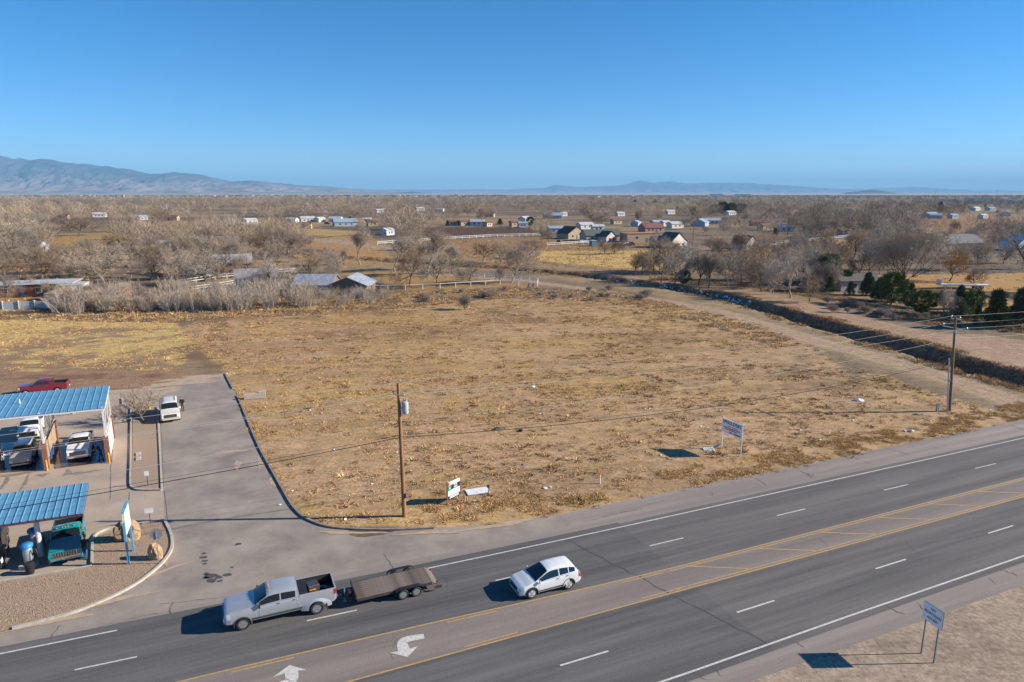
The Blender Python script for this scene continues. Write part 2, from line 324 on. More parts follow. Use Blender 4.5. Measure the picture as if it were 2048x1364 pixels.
M['street'] = asphalt('street_asphalt', (.325, .272, .225), (.205, .178, .156), False, 0); M['slab'] = asphalt('lot_concrete', (.42, .33, .255), (.33, .262, .208), False, .0)
def road_strip(name, s0, s1, t0, t1, z, m):
    """strip in road coordinates; t0/t1 numbers or (s,t) tables"""
    ss = np.unique(np.concatenate([np.arange(s0, s1, 6.0), [s1]])); f = lambda t: np.full(len(ss), t) if np.isscalar(t) else np.interp(ss, [q[0] for q in t], [q[1] for q in t])
    a, b = f(t0), f(t1); n = len(ss); V = np.concatenate([np.stack([ss, a, np.full(n, z)], 1), np.stack([ss, b, np.full(n, z)], 1)])
    i = np.arange(n - 1); return link(name, np_mesh(name, V, np.stack([i, i + 1, n + i + 1, n + i], 1), m), rz=RA)
YU = [(-300, 36.75), (-4, 36.44), (8, 36.07), (17, 35.66), (26, 35.32), (400, 35.32)]; DU = [(-300, 40.0), (-9, 39.7), (6, 39.1), (15, 38.76), (28, 38.52), (400, 38.45)]; EU = [(-300, 43.3), (-13, 42.97), (11, 42.05), (25, 41.88), (400, 41.88)]
NE = [(-300, 26.0), (20, 26.12), (34, 26.4), (52, 26.63), (400, 26.8)]; ND = [(-300, 29.4), (28, 29.45), (55, 29.84), (400, 29.9)]; YL = 32.8
off = lambda T, d: [(a, b + d) for a, b in T]
JT = lambda s0: [(s0 - 400, 0)]
tag(road_strip('shoulder', -260, 420, 24.3, 45.75, .010, M['shoulder']), kind='structure')
JO = 27.5   # where the newer surfacing begins
for nm, s0, s1, mm in (('highway', -260, JO, M['lane_old']), ('highway', JO, 420, M['lane'])):
    tag(road_strip(nm, s0, s1, off(NE, -.55), off(EU, .55) if s1 > JO else off(EU, .75), .016, mm), kind='structure')
tag(road_strip('turn_lane', -260, 420, YL, YU, .020, M['turn']), kind='structure')
# ragged joint between the two surfacings
bm = MB(); r0 = RS(22.5, 41.9); r1 = RS(27.6, 26.1); q = [r0.lerp(r1, i / 40) + RD * random.uniform(-.12, .12) for i in range(41)]
for i in range(40):
    w = random.uniform(.03, .09); bm.add([q[i] - RD * w, q[i] + RD * w, q[i + 1] + RD * w, q[i + 1] - RD * w], [(0, 1, 2, 3)])
tag(bm.build('road_joint', material('crack_filler', (.085, .078, .074), .8), loc=(0, 0, .0245)), kind='structure')
M['line_w'] = material('line_white', (.58, .56, .52), .8, scale=5, c2=(.42, .40, .37)); M['line_y'] = material('line_yellow', (.47, .30, .10), .8, scale=7, c2=(.30, .205, .105))
def line(nm, s0, s1, T, w, m, z=.0285): tag(road_strip(nm, s0, s1, off(T, -w / 2), off(T, w / 2), z, m), kind='structure')
line('edge_line', -260, -7.4, EU, .12, M['line_w']); line('edge_line', 10.6, 420, EU, .12, M['line_w']); line('edge_line', -260, 420, NE, .13, M['line_w'])
for k in range(-3, 20):
    line('lane_dash', 27.75 + 12.29 * k, 30.8 + 12.29 * k, DU, .115, M['line_w']); line('lane_dash', 15.6 + 12.4 * k, 18.7 + 12.4 * k, ND, .125, M['line_w'])
line('yellow_line', -260, 420, YU, .12, M['line_y']); line('yellow_line', -260, 420, [(-300, YL), (400, YL)], .12, M['line_y'])
line('yellow_line', 27, 420, off(YU, -.26), .10, M['line_y']); line('yellow_line', 27, 420, [(-300, YL + .26), (400, YL + .26)], .10, M['line_y'])
for k in range(-6, 2):
    line('yellow_dash', 11.0 + 12.2 * k, 14.3 + 12.2 * k, off(YU, -.26), .10, M['line_y']); line('yellow_dash', 11.2 + 12.2 * k, 14.6 + 12.2 * k, [(-300, YL + .26), (400, YL + .26)], .10, M['line_y'])
for k in range(0, 9):
    s = 28.6 + 6.2 * k; bm = MB(); bm.add([RS(s, 35.0), RS(s + .28, 35.0), RS(s + 3.9, 33.1), RS(s + 3.62, 33.1)], [(0, 1, 2, 3)]); tag(bm.build('median_stripe', M['line_y'], loc=(0, 0, .0285)), kind='structure')
def arrow(s, t, sg):
    P = [(0, .0), (.0, .0)]; bm = MB(); pts = []
    for i in range(11):
        a = R(100) * i / 10; r = 1.5; pts.append((.55 + r * math.sin(a) * 1.15, -1.0 + .95 * (1 - math.cos(a))))
    top = []; bot = []
    for i, (x, y) in enumerate(pts):
        nx = -(pts[min(i + 1, 10)][1] - pts[max(i - 1, 0)][1]); ny = pts[min(i + 1, 10)][0] - pts[max(i - 1, 0)][0]; l = math.hypot(nx, ny); w = .17
        top.append((x + nx / l * w, y + ny / l * w)); bot.append((x - nx / l * w, y - ny / l * w))
    return top, bot
def arrow_mark(px_tail, px_mid, px_neck, px_tip, px_l, px_r, w0, w1):
    c = smooth_path([G(*px_tail), G(*px_mid), G(*px_neck)], 6); bm = MB()
    for i in range(len(c) - 1):
        d = (c[i + 1] - c[i]).normalized(); d0 = (c[i] - c[i - 1]).normalized() if i else d; n0 = Vector((-d0.y, d0.x, 0)); n = Vector((-d.y, d.x, 0)); f = i / len(c); f1 = (i + 1) / len(c)
        bm.add([c[i] + n0 * (w0 + (w1 - w0) * f), c[i] - n0 * (w0 + (w1 - w0) * f), c[i + 1] - n * (w0 + (w1 - w0) * f1), c[i + 1] + n * (w0 + (w1 - w0) * f1)], [(0, 1, 2, 3)])
    bm2 = MB(); bm2.add([G(*px_tip), G(*px_l), G(*px_neck), G(*px_r)], [(0, 1, 2, 3)])
    o = bm.build('turn_arrow', M['line_w'], loc=(0, 0, .0285)); tag(o, kind='structure'); o2 = bm2.build('turn_arrow_head', M['line_w'], parent=o, loc=(0, 0, .0015))
arrow_mark((848, 1273), (808, 1282), (808, 1302), (815, 1315), (779, 1306), (836, 1293), .22, .36)
arrow_mark((560, 1372), (582, 1362), (583, 1343), (579, 1331), (546, 1355), (614, 1341), .30, .36)
def crack(p0, p1, w=.035, n=14, wob=.16):
    bm = MB(); d = (p1 - p0).normalized(); nn = Vector((-d.y, d.x, 0)); off_ = 0; q = []
    for i in range(n + 1): off_ += random.uniform(-wob, wob); q.append(p0.lerp(p1, i / n) + nn * off_)
    for i in range(n):
        a = w * random.uniform(.4, 1.3); bm.add([q[i] - nn * a, q[i] + nn * a, q[i + 1] + nn * a * .8, q[i + 1] - nn * a * .8], [(0, 1, 2, 3)])
    tag(bm.build('pavement_crack', M['crack'], loc=(0, 0, .0255)), kind='structure')
M['crack'] = material('crack_dark', (.10, .09, .082), .9, c2=(.15, .135, .12), scale=3)
rc = random.Random(3)
for i in range(34):
    s_ = rc.uniform(-14, 85); t0 = rc.choice((43.4, 43.0, 25.2, 24.8)); crack(RS(s_, t0), RS(s_ + rc.uniform(-.5, .5), t0 + rc.choice((1, 1.6, 2.2)) * (1 if t0 > 40 else .6)), rc.uniform(.018, .035), 8, .12)
for i in range(16):
    s_ = rc.uniform(-12, 85); t0 = rc.uniform(26.5, 40); crack(RS(s_, t0), RS(s_ + rc.uniform(-1.5, 1.5), t0 + rc.uniform(1.2, 3.2)), rc.uniform(.012, .022), 10, .12)
for i in range(5): s_ = rc.uniform(-10, 60); crack(RS(s_, 44.0 + rc.uniform(-.5, .8)), RS(s_ + rc.uniform(4, 9), 44.0 + rc.uniform(-.5, .8)), .02, 16, .1)
for a_, b_ in (((340, 1100), (328, 985)), ((328, 985), (318, 805)), ((258, 985), (258, 1050)), ((225, 900), (220, 1000)), ((228, 850), (224, 925))): crack(G(*a_), G(*b_), .022, 24, .02)
M['oil'] = material('oil_stain', (.055, .048, .044), .6, c2=(.10, .088, .08), scale=2)
for px, py, r_ in ((408, 1107, .16), (407, 1115, .22), (408, 1122, .2), (409, 1128, .14), (413, 1148, .2), (421, 1152, .4), (425, 1161, .3), (437, 1155, .22), (440, 1162, .18), (455, 1150, .24), (412, 1156, .18), (472, 1090, .12), (478, 1088, .2), (464, 1135, .12)):
    bm = MB(); g_ = G(px, py); bm.add([g_ + Vector((math.cos(k * math.pi / 5) * r_ * rc.uniform(.6, 1.2) * 1.3, math.sin(k * math.pi / 5) * r_ * rc.uniform(.6, 1.2), 0)) for k in range(10)], [tuple(range(10))]); tag(bm.build('oil_stain', M['oil'], loc=(0, 0, .0175)), kind='structure')
def sheet(name, pts, z, m): 
    me = bpy.data.meshes.new(name); me.from_pydata([(q.x, q.y, 0) for q in pts], [], [list(range(len(pts)))]); setmats(me, m)
    if me.polygons[0].normal.z < 0: me.flip_normals()
    o = link(name, me, loc=(0, 0, z)); return tag(o, kind='structure')
pxs = lambda L_: [G(*q) for q in L_]
KL = smooth_path(pxs([(330, 1043), (343, 1072), (344, 1096), (334, 1116), (318, 1134), (286, 1160), (250, 1182), (200, 1206), (140, 1229), (80, 1245), (25, 1259)]), 5)
KR = smooth_path(pxs([(450, 748), (463, 773), (478, 800), (500, 853), (520, 898), (545, 944), (570, 988), (583, 1010), (602, 1031), (625, 1044), (655, 1054), (700, 1059), (780, 1061), (868, 1057)]), 5)
street = pxs([(318, 800), (322, 782), (340, 765), (380, 757), (440, 750)]) + KR + [G(1000, 1049), RS(24, 45.7), RS(24, 43.5), RS(-30, 44.0), RS(-30, 46.2), G(0, 1264)] + KL[::-1] + pxs([(328, 985), (322, 900)])
sheet('side_street', street, .013, M['street'])
sheet('wash_lot', pxs([(-330, 1222), (0, 1163), (183, 1132)]) + pxs([(330, 1043), (328, 985), (322, 900), (318, 800), (322, 782), (300, 776), (120, 786), (-330, 830)]), .0065, M['slab'])
# wet patches and drips on the wash floor
M['wet'] = material('wet_concrete', (.10, .088, .08), .12, c2=(.055, .05, .05), scale=1.2, spec=.6)
sheet('wet_floor', pxs([(-60, 950), (95, 940), (100, 905), (92, 880), (-60, 890)]), .0105, M['wet']); sheet('wet_floor', pxs([(108, 938), (216, 924), (216, 900), (190, 880), (118, 884), (104, 905)]), .0105, M['wet'])
def blob(name, px, py, rx, ry, m, z, rz=0):
    g_ = G(px, py); n_ = 22; bm = MB(); ph = rc.uniform(0, 6); pts = []
    for k in range(n_):
        a = 2 * math.pi * k / n_; f = 1 + .28 * math.sin(3 * a + ph) + .18 * math.sin(7 * a + 2 * ph) + rc.uniform(-.12, .12); x, y = math.cos(a) * rx * f, math.sin(a) * ry * f; pts.append(g_ + Vector((x * math.cos(rz) - y * math.sin(rz), x * math.sin(rz) + y * math.cos(rz), 0)))
    bm.add(pts, [tuple(range(n_))]); tag(bm.build(name, m, loc=(0, 0, z)), kind='structure')
M['sand'] = material('drifted_sand', (.44, .32, .215), .95, c2=(.33, .25, .18), scale=1.5); M['drip'] = material('damp_streak', (.20, .165, .135), .5, c2=(.27, .22, .175), scale=1.5)
for i_, (px, py, rx, ry, rz) in enumerate(((462, 903, 1.5, .35, .3), (476, 930, 1.2, .3, 1.9), (545, 962, 1.4, .22, 2.0), (520, 925, 1.6, .25, 2.0), (345, 768, 4.2, 1.1, .5), (378, 758, 3.6, 1.0, .3), (410, 753, 3.6, .9, .3), (440, 751, 2.6, .9, .4), (330, 785, 2.4, .8, 1.2), (398, 766, 2.2, .45, .3), (300, 780, 3.5, .8, .3), (240, 784, 4.0, .7, .3), (170, 787, 4.5, .7, .3), (330, 1120, .9, .25, 2.2), (300, 1152, 2.2, .22, .75), (220, 1204, 2.6, .25, .5), (110, 1243, 2.4, .2, .4), (700, 1066, 2.6, .2, .0), (860, 1066, 2.4, .25, .1), (1000, 1050, 3.4, .3, .35))): blob('sand_drift', px, py, rx, ry, M['sand'], .0205 + .001 * i_, rz)
for i_, (px, py, rx, ry, rz) in enumerate(((10, 965, .18, 2.0, .45), (50, 965, .16, 1.8, .45), (85, 950, .5, .35, .2), (135, 945, .3, .8, .45), (165, 945, 1.4, .3, .35), (20, 950, 2.2, .3, .35))): blob('damp_streak', px, py, rx, ry, M['drip'], .0140 + .001 * i_, rz)
M['gravel'] = material('landscape_gravel', (.40, .29, .20), .95, c2=(.20, .145, .105), scale=9, bump=.8, coords='Object')
gsur = sheet('gravel_bed', pxs([(-330, 1228), (0, 1167), (184, 1136)]) + pxs([(189, 1077), (236, 1058)]) + KL + pxs([(0, 1266), (-330, 1345)]), .06, M['gravel'])
isl = pxs([(264, 974), (278, 979), (322, 979), (326, 965), (322, 900), (316, 824), (306, 818), (266, 818)]); sheet('gravel_island', isl, .06, M['gravel'])
# gravel: loose stones
gp = [p_ for p_ in pxs([(-60, 1178), (0, 1167), (184, 1136), (189, 1077), (236, 1058)]) + KL + pxs([(0, 1266), (-60, 1290)])]
xs = rng.uniform(-40, -24, 60000); ys = rng.uniform(34, 52, 60000); k = inside(xs, ys, gp); xs, ys = xs[k][:9000], ys[k][:9000]; n = len(xs)
def rocks(xs, ys, zs, r):
    n = len(xs); base = np.array([(1, 0, 0), (-.5, .87, 0), (-.5, -.87, 0), (0, 0, .9)]); an = rng.uniform(0, 6.28, n)
    V = base[None] * r[:, None, None] * rng.uniform(.6, 1.3, (n, 4, 1)); c, s = np.cos(an)[:, None], np.sin(an)[:, None]
    V = np.stack([V[..., 0] * c - V[..., 1] * s + xs[:, None], V[..., 0] * s + V[..., 1] * c + ys[:, None], V[..., 2] + np.broadcast_to(zs, n)[:, None]], -1)
    F = np.array([(0, 1, 3), (1, 2, 3), (2, 0, 3)])[None] + (np.arange(n) * 4)[:, None, None]; return V.reshape(-1, 3), F.reshape(-1, 3)
V, F = rocks(xs, ys, .061, rng.uniform(.022, .055, n)); gc = np.repeat(rng.uniform(.65, 1.2, n), 4)[:, None] * np.array([[1, .97, .95]])
M['stone'] = material('gravel_stone', (.40, .29, .20), .9, tint=True); tag(link('gravel', np_mesh('gravel', V, F, M['stone'], gc)), 'loose tan landscaping gravel around the vacuum bays', 'gravel', kind='stuff')
def kerb(name, pts, w=.16, h=.15, m=None):
    bm = MB(); n = len(pts); L_, R_ = [], []
    for i in range(n):
        d = (pts[min(i + 1, n - 1)] - pts[max(i - 1, 0)]).normalized(); nn = Vector((-d.y, d.x, 0)); L_.append(pts[i] + nn * w / 2); R_.append(pts[i] - nn * w / 2)
    V = [];
    for i in range(n): V += [(L_[i].x, L_[i].y, 0), (L_[i].x, L_[i].y, h), (R_[i].x, R_[i].y, h), (R_[i].x, R_[i].y, 0)]
    bm.add(V, [(4 * i + a, 4 * i + b, 4 * i + 4 + b, 4 * i + 4 + a) for i in range(n - 1) for a, b in ((0, 1), (1, 2), (2, 3))] + [(0, 1, 2, 3), (4 * n - 1, 4 * n - 2, 4 * n - 3, 4 * n - 4)])
    return tag(bm.build(name, m or M['concrete']), kind='structure')
M['kerb_dark'] = material('old_kerb', (.30, .24, .19), .9, c2=(.16, .13, .11), scale=2)
kerb('kerb', KL, .2, .16); kerb('kerb', pxs([(-330, 1226), (0, 1165), (183, 1134), (183, 1128)])); kerb('kerb', smooth_path(pxs([(184, 1128), (187, 1078), (205, 1063), (235, 1055), (328, 1042)]), 4))
kerb('kerb', KR[:7], .2, .15, M['kerb_dark']); kerb('kerb', KR[9:], .2, .15, M['kerb_dark'])
kerb('kerb', smooth_path(pxs([(262, 818), (262, 900), (261, 965), (266, 976), (280, 981), (323, 981)]), 4)); kerb('kerb', pxs([(324, 981), (320, 900), (315, 815)])); kerb('kerb', pxs([(262, 818), (246, 810), (244, 798)]))
kerb('kerb', pxs([(108, 832), (146, 830), (150, 815)]))
# ---------------------------------------------------------------- mountains
M['mountain'] = bpy.data.materials.new('mountain_rock'); M['mountain'].use_nodes = True
N = M['mountain'].node_tree.nodes; L = M['mountain'].node_tree.links; p = N['Principled BSDF']; p.inputs['Roughness'].default_value = 1; p.inputs['Specular IOR Level'].default_value = 0
at = N.new('ShaderNodeAttribute'); at.attribute_name = 'tint'; L.new(at.outputs[0], p.inputs['Base Color'])
def mountain_range(name, prof, dist, depth, seed, rows=96, nx=520, rough=.95, low=(.26, .195, .17), high=(.06, .06, .068)):
    px = np.linspace(prof[0][0], prof[-1][0], nx); top = np.interp(px, [q[0] for q in prof], [q[1] for q in prof])
    v = np.linspace(0, 1, rows); xx = (px - 1024) / F_PX * dist
    hgt = (385.0 - top) / F_PX * dist * (1 + .10 * (fbm(px / 26.0, px * 0 + seed, seed, 4) - .5) + .05 * (fbm(px / 6.0, px * 0 + seed, seed + 2, 2) - .5)) + CAM_H
    Vx, Vv = np.meshgrid(xx, v); Hh = np.broadcast_to(hgt, Vx.shape)
    yy = dist - depth + 2 * depth * Vv
    sc_ = depth * .13
    r1 = 1 - np.abs(2 * fbm(Vx / sc_, yy / (sc_ * 1.6), seed, 5) - 1); r2 = 1 - np.abs(2 * fbm(Vx / (sc_ * .35), yy / (sc_ * .6), seed + 9, 4) - 1)
    tent = np.clip(1 - np.abs(Vv - .5) * 2, 0, 1); shape = tent ** 1.35
    rel = np.clip((.55 * r1 + .45 * r2 - .62) / .34, 0, 1); z = Hh * tent ** .9 * (1 - (1 - tent ** 1.5) * rough * (1.0 - rel) * .95); z = np.clip(z, -.0, None)
    mx = z.max(0); z = z * (Hh[0] / np.maximum(mx, 1))[None]; z = np.where(Vv > .5, np.minimum(z, Hh), z); z -= 3 * (tent < .02)
    f = np.clip(z / (hgt.max() * .45), 0, 1)[..., None]; g = fbm(Vx / (sc_ * .5), yy / (sc_ * .5), seed + 4)[..., None]
    c = np.array(low) * (1 - f) + np.array(high) * f; c = c * (.25 + 1.5 * g)  # wide pale/dark mottling painted in to strengthen sunlit and shaded slopes
    j, i = np.meshgrid(np.arange(nx - 1), np.arange(rows - 1)); a = (i * nx + j).ravel()
    return tag(link(name, np_mesh(name, np.stack([Vx.ravel(), yy.ravel(), z.ravel()], 1), np.stack([a, a + 1, a + nx + 1, a + nx], 1), M['mountain'], c.reshape(-1, 3), True)), kind='structure')
mountain_range('mountains', [(-420, 318), (-200, 314), (-60, 313), (0, 311), (30, 315), (60, 321), (90, 324), (118, 322), (150, 327), (180, 330), (210, 334), (240, 336), (270, 339), (300, 345), (322, 350), (345, 349), (380, 347), (405, 349), (440, 357), (480, 364), (515, 362), (560, 366), (610, 371), (660, 373), (700, 377), (760, 380), (830, 383.5)], 21000, 5600, 41, nx=1000)
mountain_range('mountains', [(640, 384), (720, 380), (800, 379), (880, 380), (950, 379), (1010, 380), (1050, 377), (1090, 376), (1108, 370), (1125, 372), (1160, 375), (1200, 373), (1240, 371), (1258, 366), (1272, 361), (1285, 364), (1300, 366), (1330, 364), (1350, 366), (1380, 368), (1410, 366), (1440, 366), (1480, 367), (1530, 370), (1580, 373), (1640, 377), (1690, 379), (1740, 377), (1800, 375), (1830, 376), (1880, 380), (1930, 382), (1960, 380), (1990, 382), (2100, 383), (2300, 383)], 38000, 6500, 57, rows=70, nx=900)
mountain_range('hill', [(1685, 384.5), (1700, 383), (1715, 380.5), (1730, 380), (1742, 381), (1755, 383.5), (1765, 384.5)], 15000, 500, 77, rows=16, nx=60, high=(.10, .085, .075))
hz_ = MB(); hz_.box((0, 38500, 697), (150000, 81500, 1406)); hm = bpy.data.materials.new('haze_air'); hm.use_nodes = True; N = hm.node_tree.nodes; L = hm.node_tree.links; N.remove(N['Principled BSDF'])
pv = N.new('ShaderNodeVolumePrincipled'); pv.inputs['Color'].default_value = (.32, .66, 1.0, 1); pv.inputs['Density'].default_value = 4.0e-5; pv.inputs['Anisotropy'].default_value = 0.0
L.new(pv.outputs[0], N['Material Output'].inputs['Volume']); haze = tag(hz_.build('haze', hm), 'thin bluish air over the valley', 'haze', kind='stuff')

# ---------------------------------------------------------------- vegetation makers
def needles(P, D, Ln, W):
    """thin triangles from P along D"""
    n = len(P); rv = rng.normal(size=(n, 3)); S = np.cross(D, rv); S /= np.linalg.norm(S, axis=1)[:, None] + 1e-9
    V = np.stack([P - S * (W / 2)[:, None], P + S * (W / 2)[:, None], P + D * Ln[:, None]], 1)
    return V.reshape(-1, 3), np.arange(n * 3).reshape(-1, 3)
def unit(a): return a / (np.linalg.norm(a, axis=-1, keepdims=True) + 1e-9)
def tubes(segs, n):
    A = np.array([s[0] for s in segs]); B = np.array([s[1] for s in segs]); r0 = np.array([s[2] for s in segs]); r1 = np.array([s[3] for s in segs])
    D = unit(B - A); U = unit(np.cross(D, np.where(np.abs(D[:, 2:3]) > .9, [[1, 0, 0]], [[0, 0, 1]]))); W = np.cross(D, U); an = np.arange(n) * 2 * np.pi / n
    ring = U[:, None] * np.cos(an)[None, :, None] + W[:, None] * np.sin(an)[None, :, None]
    V = np.concatenate([A[:, None] + ring * r0[:, None, None], B[:, None] + ring * r1[:, None, None]], 1); i = np.arange(n)
    F = np.stack([i, (i + 1) % n, n + (i + 1) % n, n + i], 1)[None] + (np.arange(len(segs)) * 2 * n)[:, None, None]
    return V.reshape(-1, 3), F.reshape(-1, 4)
def tree_meshes(seed, up=.5, trunk=.22, stems=1, spread=.6, levels=4, twigs=13, twig_len=.085, twig_w=.0032, leaves=0, kids=(5, 6, 6, 4), leafmat=None, lean=0.0, barkmat=None, twigmat=None):
    """bare tree of height 1 (scaled later): returns trunk mesh and crown mesh"""
    r = np.random.default_rng(seed); thick, thin, tips = [], [], []
    def branch(p, d, ln, rad, lev):
        n = 4 if lev < 2 else 3; pts = [p]
        for i in range(n):
            d = unit(d + r.normal(size=3) * (.16 + .05 * lev) + np.array([0, 0, up * .16 * (1 if lev else .3)])); q = p + d * ln / n
            ra, rb = rad * (1 - .55 * i / n), rad * (1 - .55 * (i + 1) / n); (thick if lev < 3 else thin).append((p, q, ra, rb)); p = q; pts.append(p)
        if lev >= levels - 1: tips.append((pts, d, ln)); return
        k = kids[lev]
        for j in range(k):
            f = (.35 + .65 * (j + .6 * r.random()) / k) if lev else (.75 + .25 * (j + 1) / k); i = min(int(f * n), n - 1); b = pts[i] + (pts[i + 1] - pts[i]) * (f * n - i)
            an = 2 * np.pi * (j / k + .35 * r.random()); ax = unit(np.cross(d, [.3, .1, 1.0] if abs(d[2]) < .9 else [1, 0, 0])); ay = np.cross(d, ax); side = ax * np.cos(an) + ay * np.sin(an)
            s = spread * r.uniform(.7, 1.3); nd = unit(d * (1 - .35 * s) + side * s + np.array([0, 0, .25 * up]))
            branch(b, nd, ln * r.uniform(.55, .8) if lev else r.uniform(.36, .5), rad * (.5 if lev else .55), lev + 1)
    for s in range(stems):
        a = 2 * np.pi * s / stems + r.random(); o = np.array([np.cos(a), np.sin(a), 0]) * (.02 if stems > 1 else 0)
        branch(o, unit(np.array([np.cos(a) * (.42 if stems > 1 else .05) + lean, np.sin(a) * (.42 if stems > 1 else .05), 1])), trunk, .021 / math.sqrt(stems), 0)
    P, D, Ln, LP = [], [], [], []
    for pts, d, ln in tips:
        for k in range(twigs):
            i = r.integers(0, len(pts) - 1); b = pts[i] + (pts[i + 1] - pts[i]) * r.random(); dd = unit(d * .7 + r.normal(size=3) * .75 + np.array([0, 0, .35 * up])); l_ = twig_len * r.uniform(.5, 1.5)
            P.append(b); D.append(dd); Ln.append(l_); LP.append(b + dd * l_ * r.random())
            for _ in range(2): P.append(b + dd * l_ * r.uniform(.3, .7)); D.append(unit(dd + r.normal(size=3) * .7)); Ln.append(l_ * .6)
    P, D, Ln = np.array(P), np.array(D), np.array(Ln); top = (P[:, 2] + D[:, 2] * Ln).max(); s = 1 / top
    Vt, Ft = tubes(thick, 5); Vn, Fn = needles(P, D, Ln, np.full(len(P), twig_w)); Vb, Fb = tubes(thin, 3) if thin else (np.zeros((0, 3)), np.zeros((0, 4), int))
    F3 = np.concatenate([Fn, Fb[:, [0, 1, 2]] + len(Vn), Fb[:, [0, 2, 3]] + len(Vn)]); V3 = np.concatenate([Vn, Vb])
    mi = np.zeros(len(F3), np.int32)
    if leaves:
        idx = r.integers(0, len(LP), leaves); c = np.array(LP)[idx] + r.normal(size=(leaves, 3)) * .008; a = unit(r.normal(size=(leaves, 3))); b = unit(np.cross(a, r.normal(size=(leaves, 3)))); w = .0085 * r.uniform(.6, 1.5, (leaves, 1))
        Vl = np.stack([c - a * w, c + b * w * .8, c + a * w], 1).reshape(-1, 3); F3 = np.concatenate([F3, np.arange(leaves * 3).reshape(-1, 3) + len(V3)]); V3 = np.concatenate([V3, Vl]); mi = np.concatenate([mi, np.ones(leaves, np.int32)])
    tm = np_mesh('trunk', Vt * s, Ft, barkmat or M['bark'], smooth=True); cm = np_mesh('crown', V3 * s, F3, [twigmat or M['twig']] + ([leafmat] if leaves else []))
    if leaves: cm.polygons.foreach_set('material_index', mi)
    return tm, cm
M['twig'] = material('twigs', (.42, .335, .25), .95, scale=2, objvar=.22, var=.15, spec=.1); M['twig_grey'] = material('grey_twigs', (.46, .38, .30), .95, scale=2, objvar=.15, spec=.1)
M['twig_gold'] = material('golden_twigs', (.38, .21, .05), .95, scale=2, spec=.1); M['twig_dark'] = material('dark_twigs', (.25, .185, .135), .95, scale=2, objvar=.2, spec=.1)
M['bark_pale'] = material('pale_bark', (.36, .29, .22), .95, scale=5, var=.2); M['leaf_dry'] = material('dry_leaves', (.25, .145, .065), .9, objvar=.15, spec=.1); M['leaf_tan'] = material('tan_leaves', (.36, .25, .14), .9, objvar=.12, spec=.1)
M['green'] = material('evergreen', (.17, .19, .075), .9, scale=1.5, objvar=.3, c2=(.09, .115, .045), spec=.15)
TV = {}
TV['round'] = [tree_meshes(101 + i, .35, .22, 1, .75) for i in range(4)]
TV['dark'] = [tree_meshes(141 + i, .3, .25, 1, .8, twigmat=M['twig_dark']) for i in range(2)]
TV['vase'] = [tree_meshes(151 + i, .9, .14, 5, .5, kids=(4, 5, 5, 4)) for i in range(2)]
TV['lean'] = [tree_meshes(161, .8, .24, 1, .62, lean=.25, twigmat=M['twig_grey'], barkmat=M['bark_pale'])]
TV['grey'] = [tree_meshes(171 + i, .5, .2, 1, .7, twigmat=M['twig_grey'], barkmat=M['bark_pale']) for i in range(2)]
TV['leafy'] = [tree_meshes(181 + i, .45, .26, 1, .68, leaves=3000, leafmat=M['leaf_tan'], twigmat=M['twig']) for i in range(2)]
TV['rust'] = [tree_meshes(191 + i, .35, .24, 1, .72, leaves=4200, leafmat=M['leaf_dry']) for i in range(2)]
TV['gold'] = [tree_meshes(195, .7, .22, 1, .75, twigs=11, twigmat=M['twig_gold'])]
TV['tall'] = [tree_meshes(201 + i, .9, .42, 1, .36, twigmat=M['twig_grey'], barkmat=M['bark_pale']) for i in range(2)]
TV['bush'] = [tree_meshes(211 + i, .8, .1, 7, .5, levels=3, kids=(5, 4), twigs=12, twig_len=.16, twig_w=.006) for i in range(3)]
def thicket_meshes(seed):
    r = np.random.default_rng(seed); n = 60; a = r.uniform(0, 6.28, n); q = r.random(n) ** .6 * .3; b = np.stack([np.cos(a) * q, np.sin(a) * q, np.zeros(n)], 1); d = unit(np.stack([np.cos(a) * q * 1.1, np.sin(a) * q * 1.1, np.ones(n)], 1) + r.normal(size=(n, 3)) * .09); l = r.uniform(.45, 1.0, n)
    V0, F0 = needles(b, d, l, np.full(n, .016)); k = 1500; i = r.integers(0, n, k); f = r.uniform(.15, .95, k); P = b[i] + d[i] * (l[i] * f)[:, None]; D = unit(d[i] + r.normal(size=(k, 3)) * .28); V1, F1 = needles(P, D, r.uniform(.08, .24, k), np.full(k, .0055))
    return np_mesh('trunk', V0, F0, M['twig_grey']), np_mesh('crown', V1, F1, M['twig_grey'])
TV['thicket'] = [thicket_meshes(221 + i) for i in range(4)]
def evergreen_meshes(seed, cone):
    r = np.random.default_rng(seed); P, D, Ln = [], [], []; cl = []
    for i in range(150):
        h = r.uniform(.08, 1) ** .9; rad = (1 - h) ** .8 * .36 + .04 if cone else .36 * math.sqrt(max(0, 1 - ((h - .55) / .47) ** 2)) + .02
        a = r.uniform(0, 6.28); rad *= .55 + .75 * float(vnoise(np.array([a * 1.1 + seed]), np.array([h * 5.0]), seed)[0]); q = rad * r.random() ** .4; cl.append((np.array([q * np.cos(a), q * np.sin(a), h * .9]), r.uniform(.05, .11)))
    for c, s in cl:
        n = 60; o = unit(r.normal(size=(n, 3))) * (r.random((n, 1)) ** .4) * s; P.append(c + o); D.append(unit(o + np.array([c[0], c[1], .06]) * .8 + r.normal(size=(n, 3)) * .02)); Ln.append(r.uniform(.03, .07, n))
    P, D, Ln = map(np.concatenate, (P, D, Ln)); V, F = needles(P, D, Ln, np.full(len(P), .020)); V[:, 2] = np.maximum(V[:, 2], .05)
    return np_mesh('trunk', *tubes([(np.array([0, 0, 0.]), np.array([0, 0, .8]), .022, .006)], 6), M['bark']), np_mesh('crown', V / V[:, 2].max(), F, M['green'])
TV['cone'] = [evergreen_meshes(301 + i, True) for i in range(2)]; TV['juniper'] = [evergreen_meshes(311 + i, False) for i in range(2)]
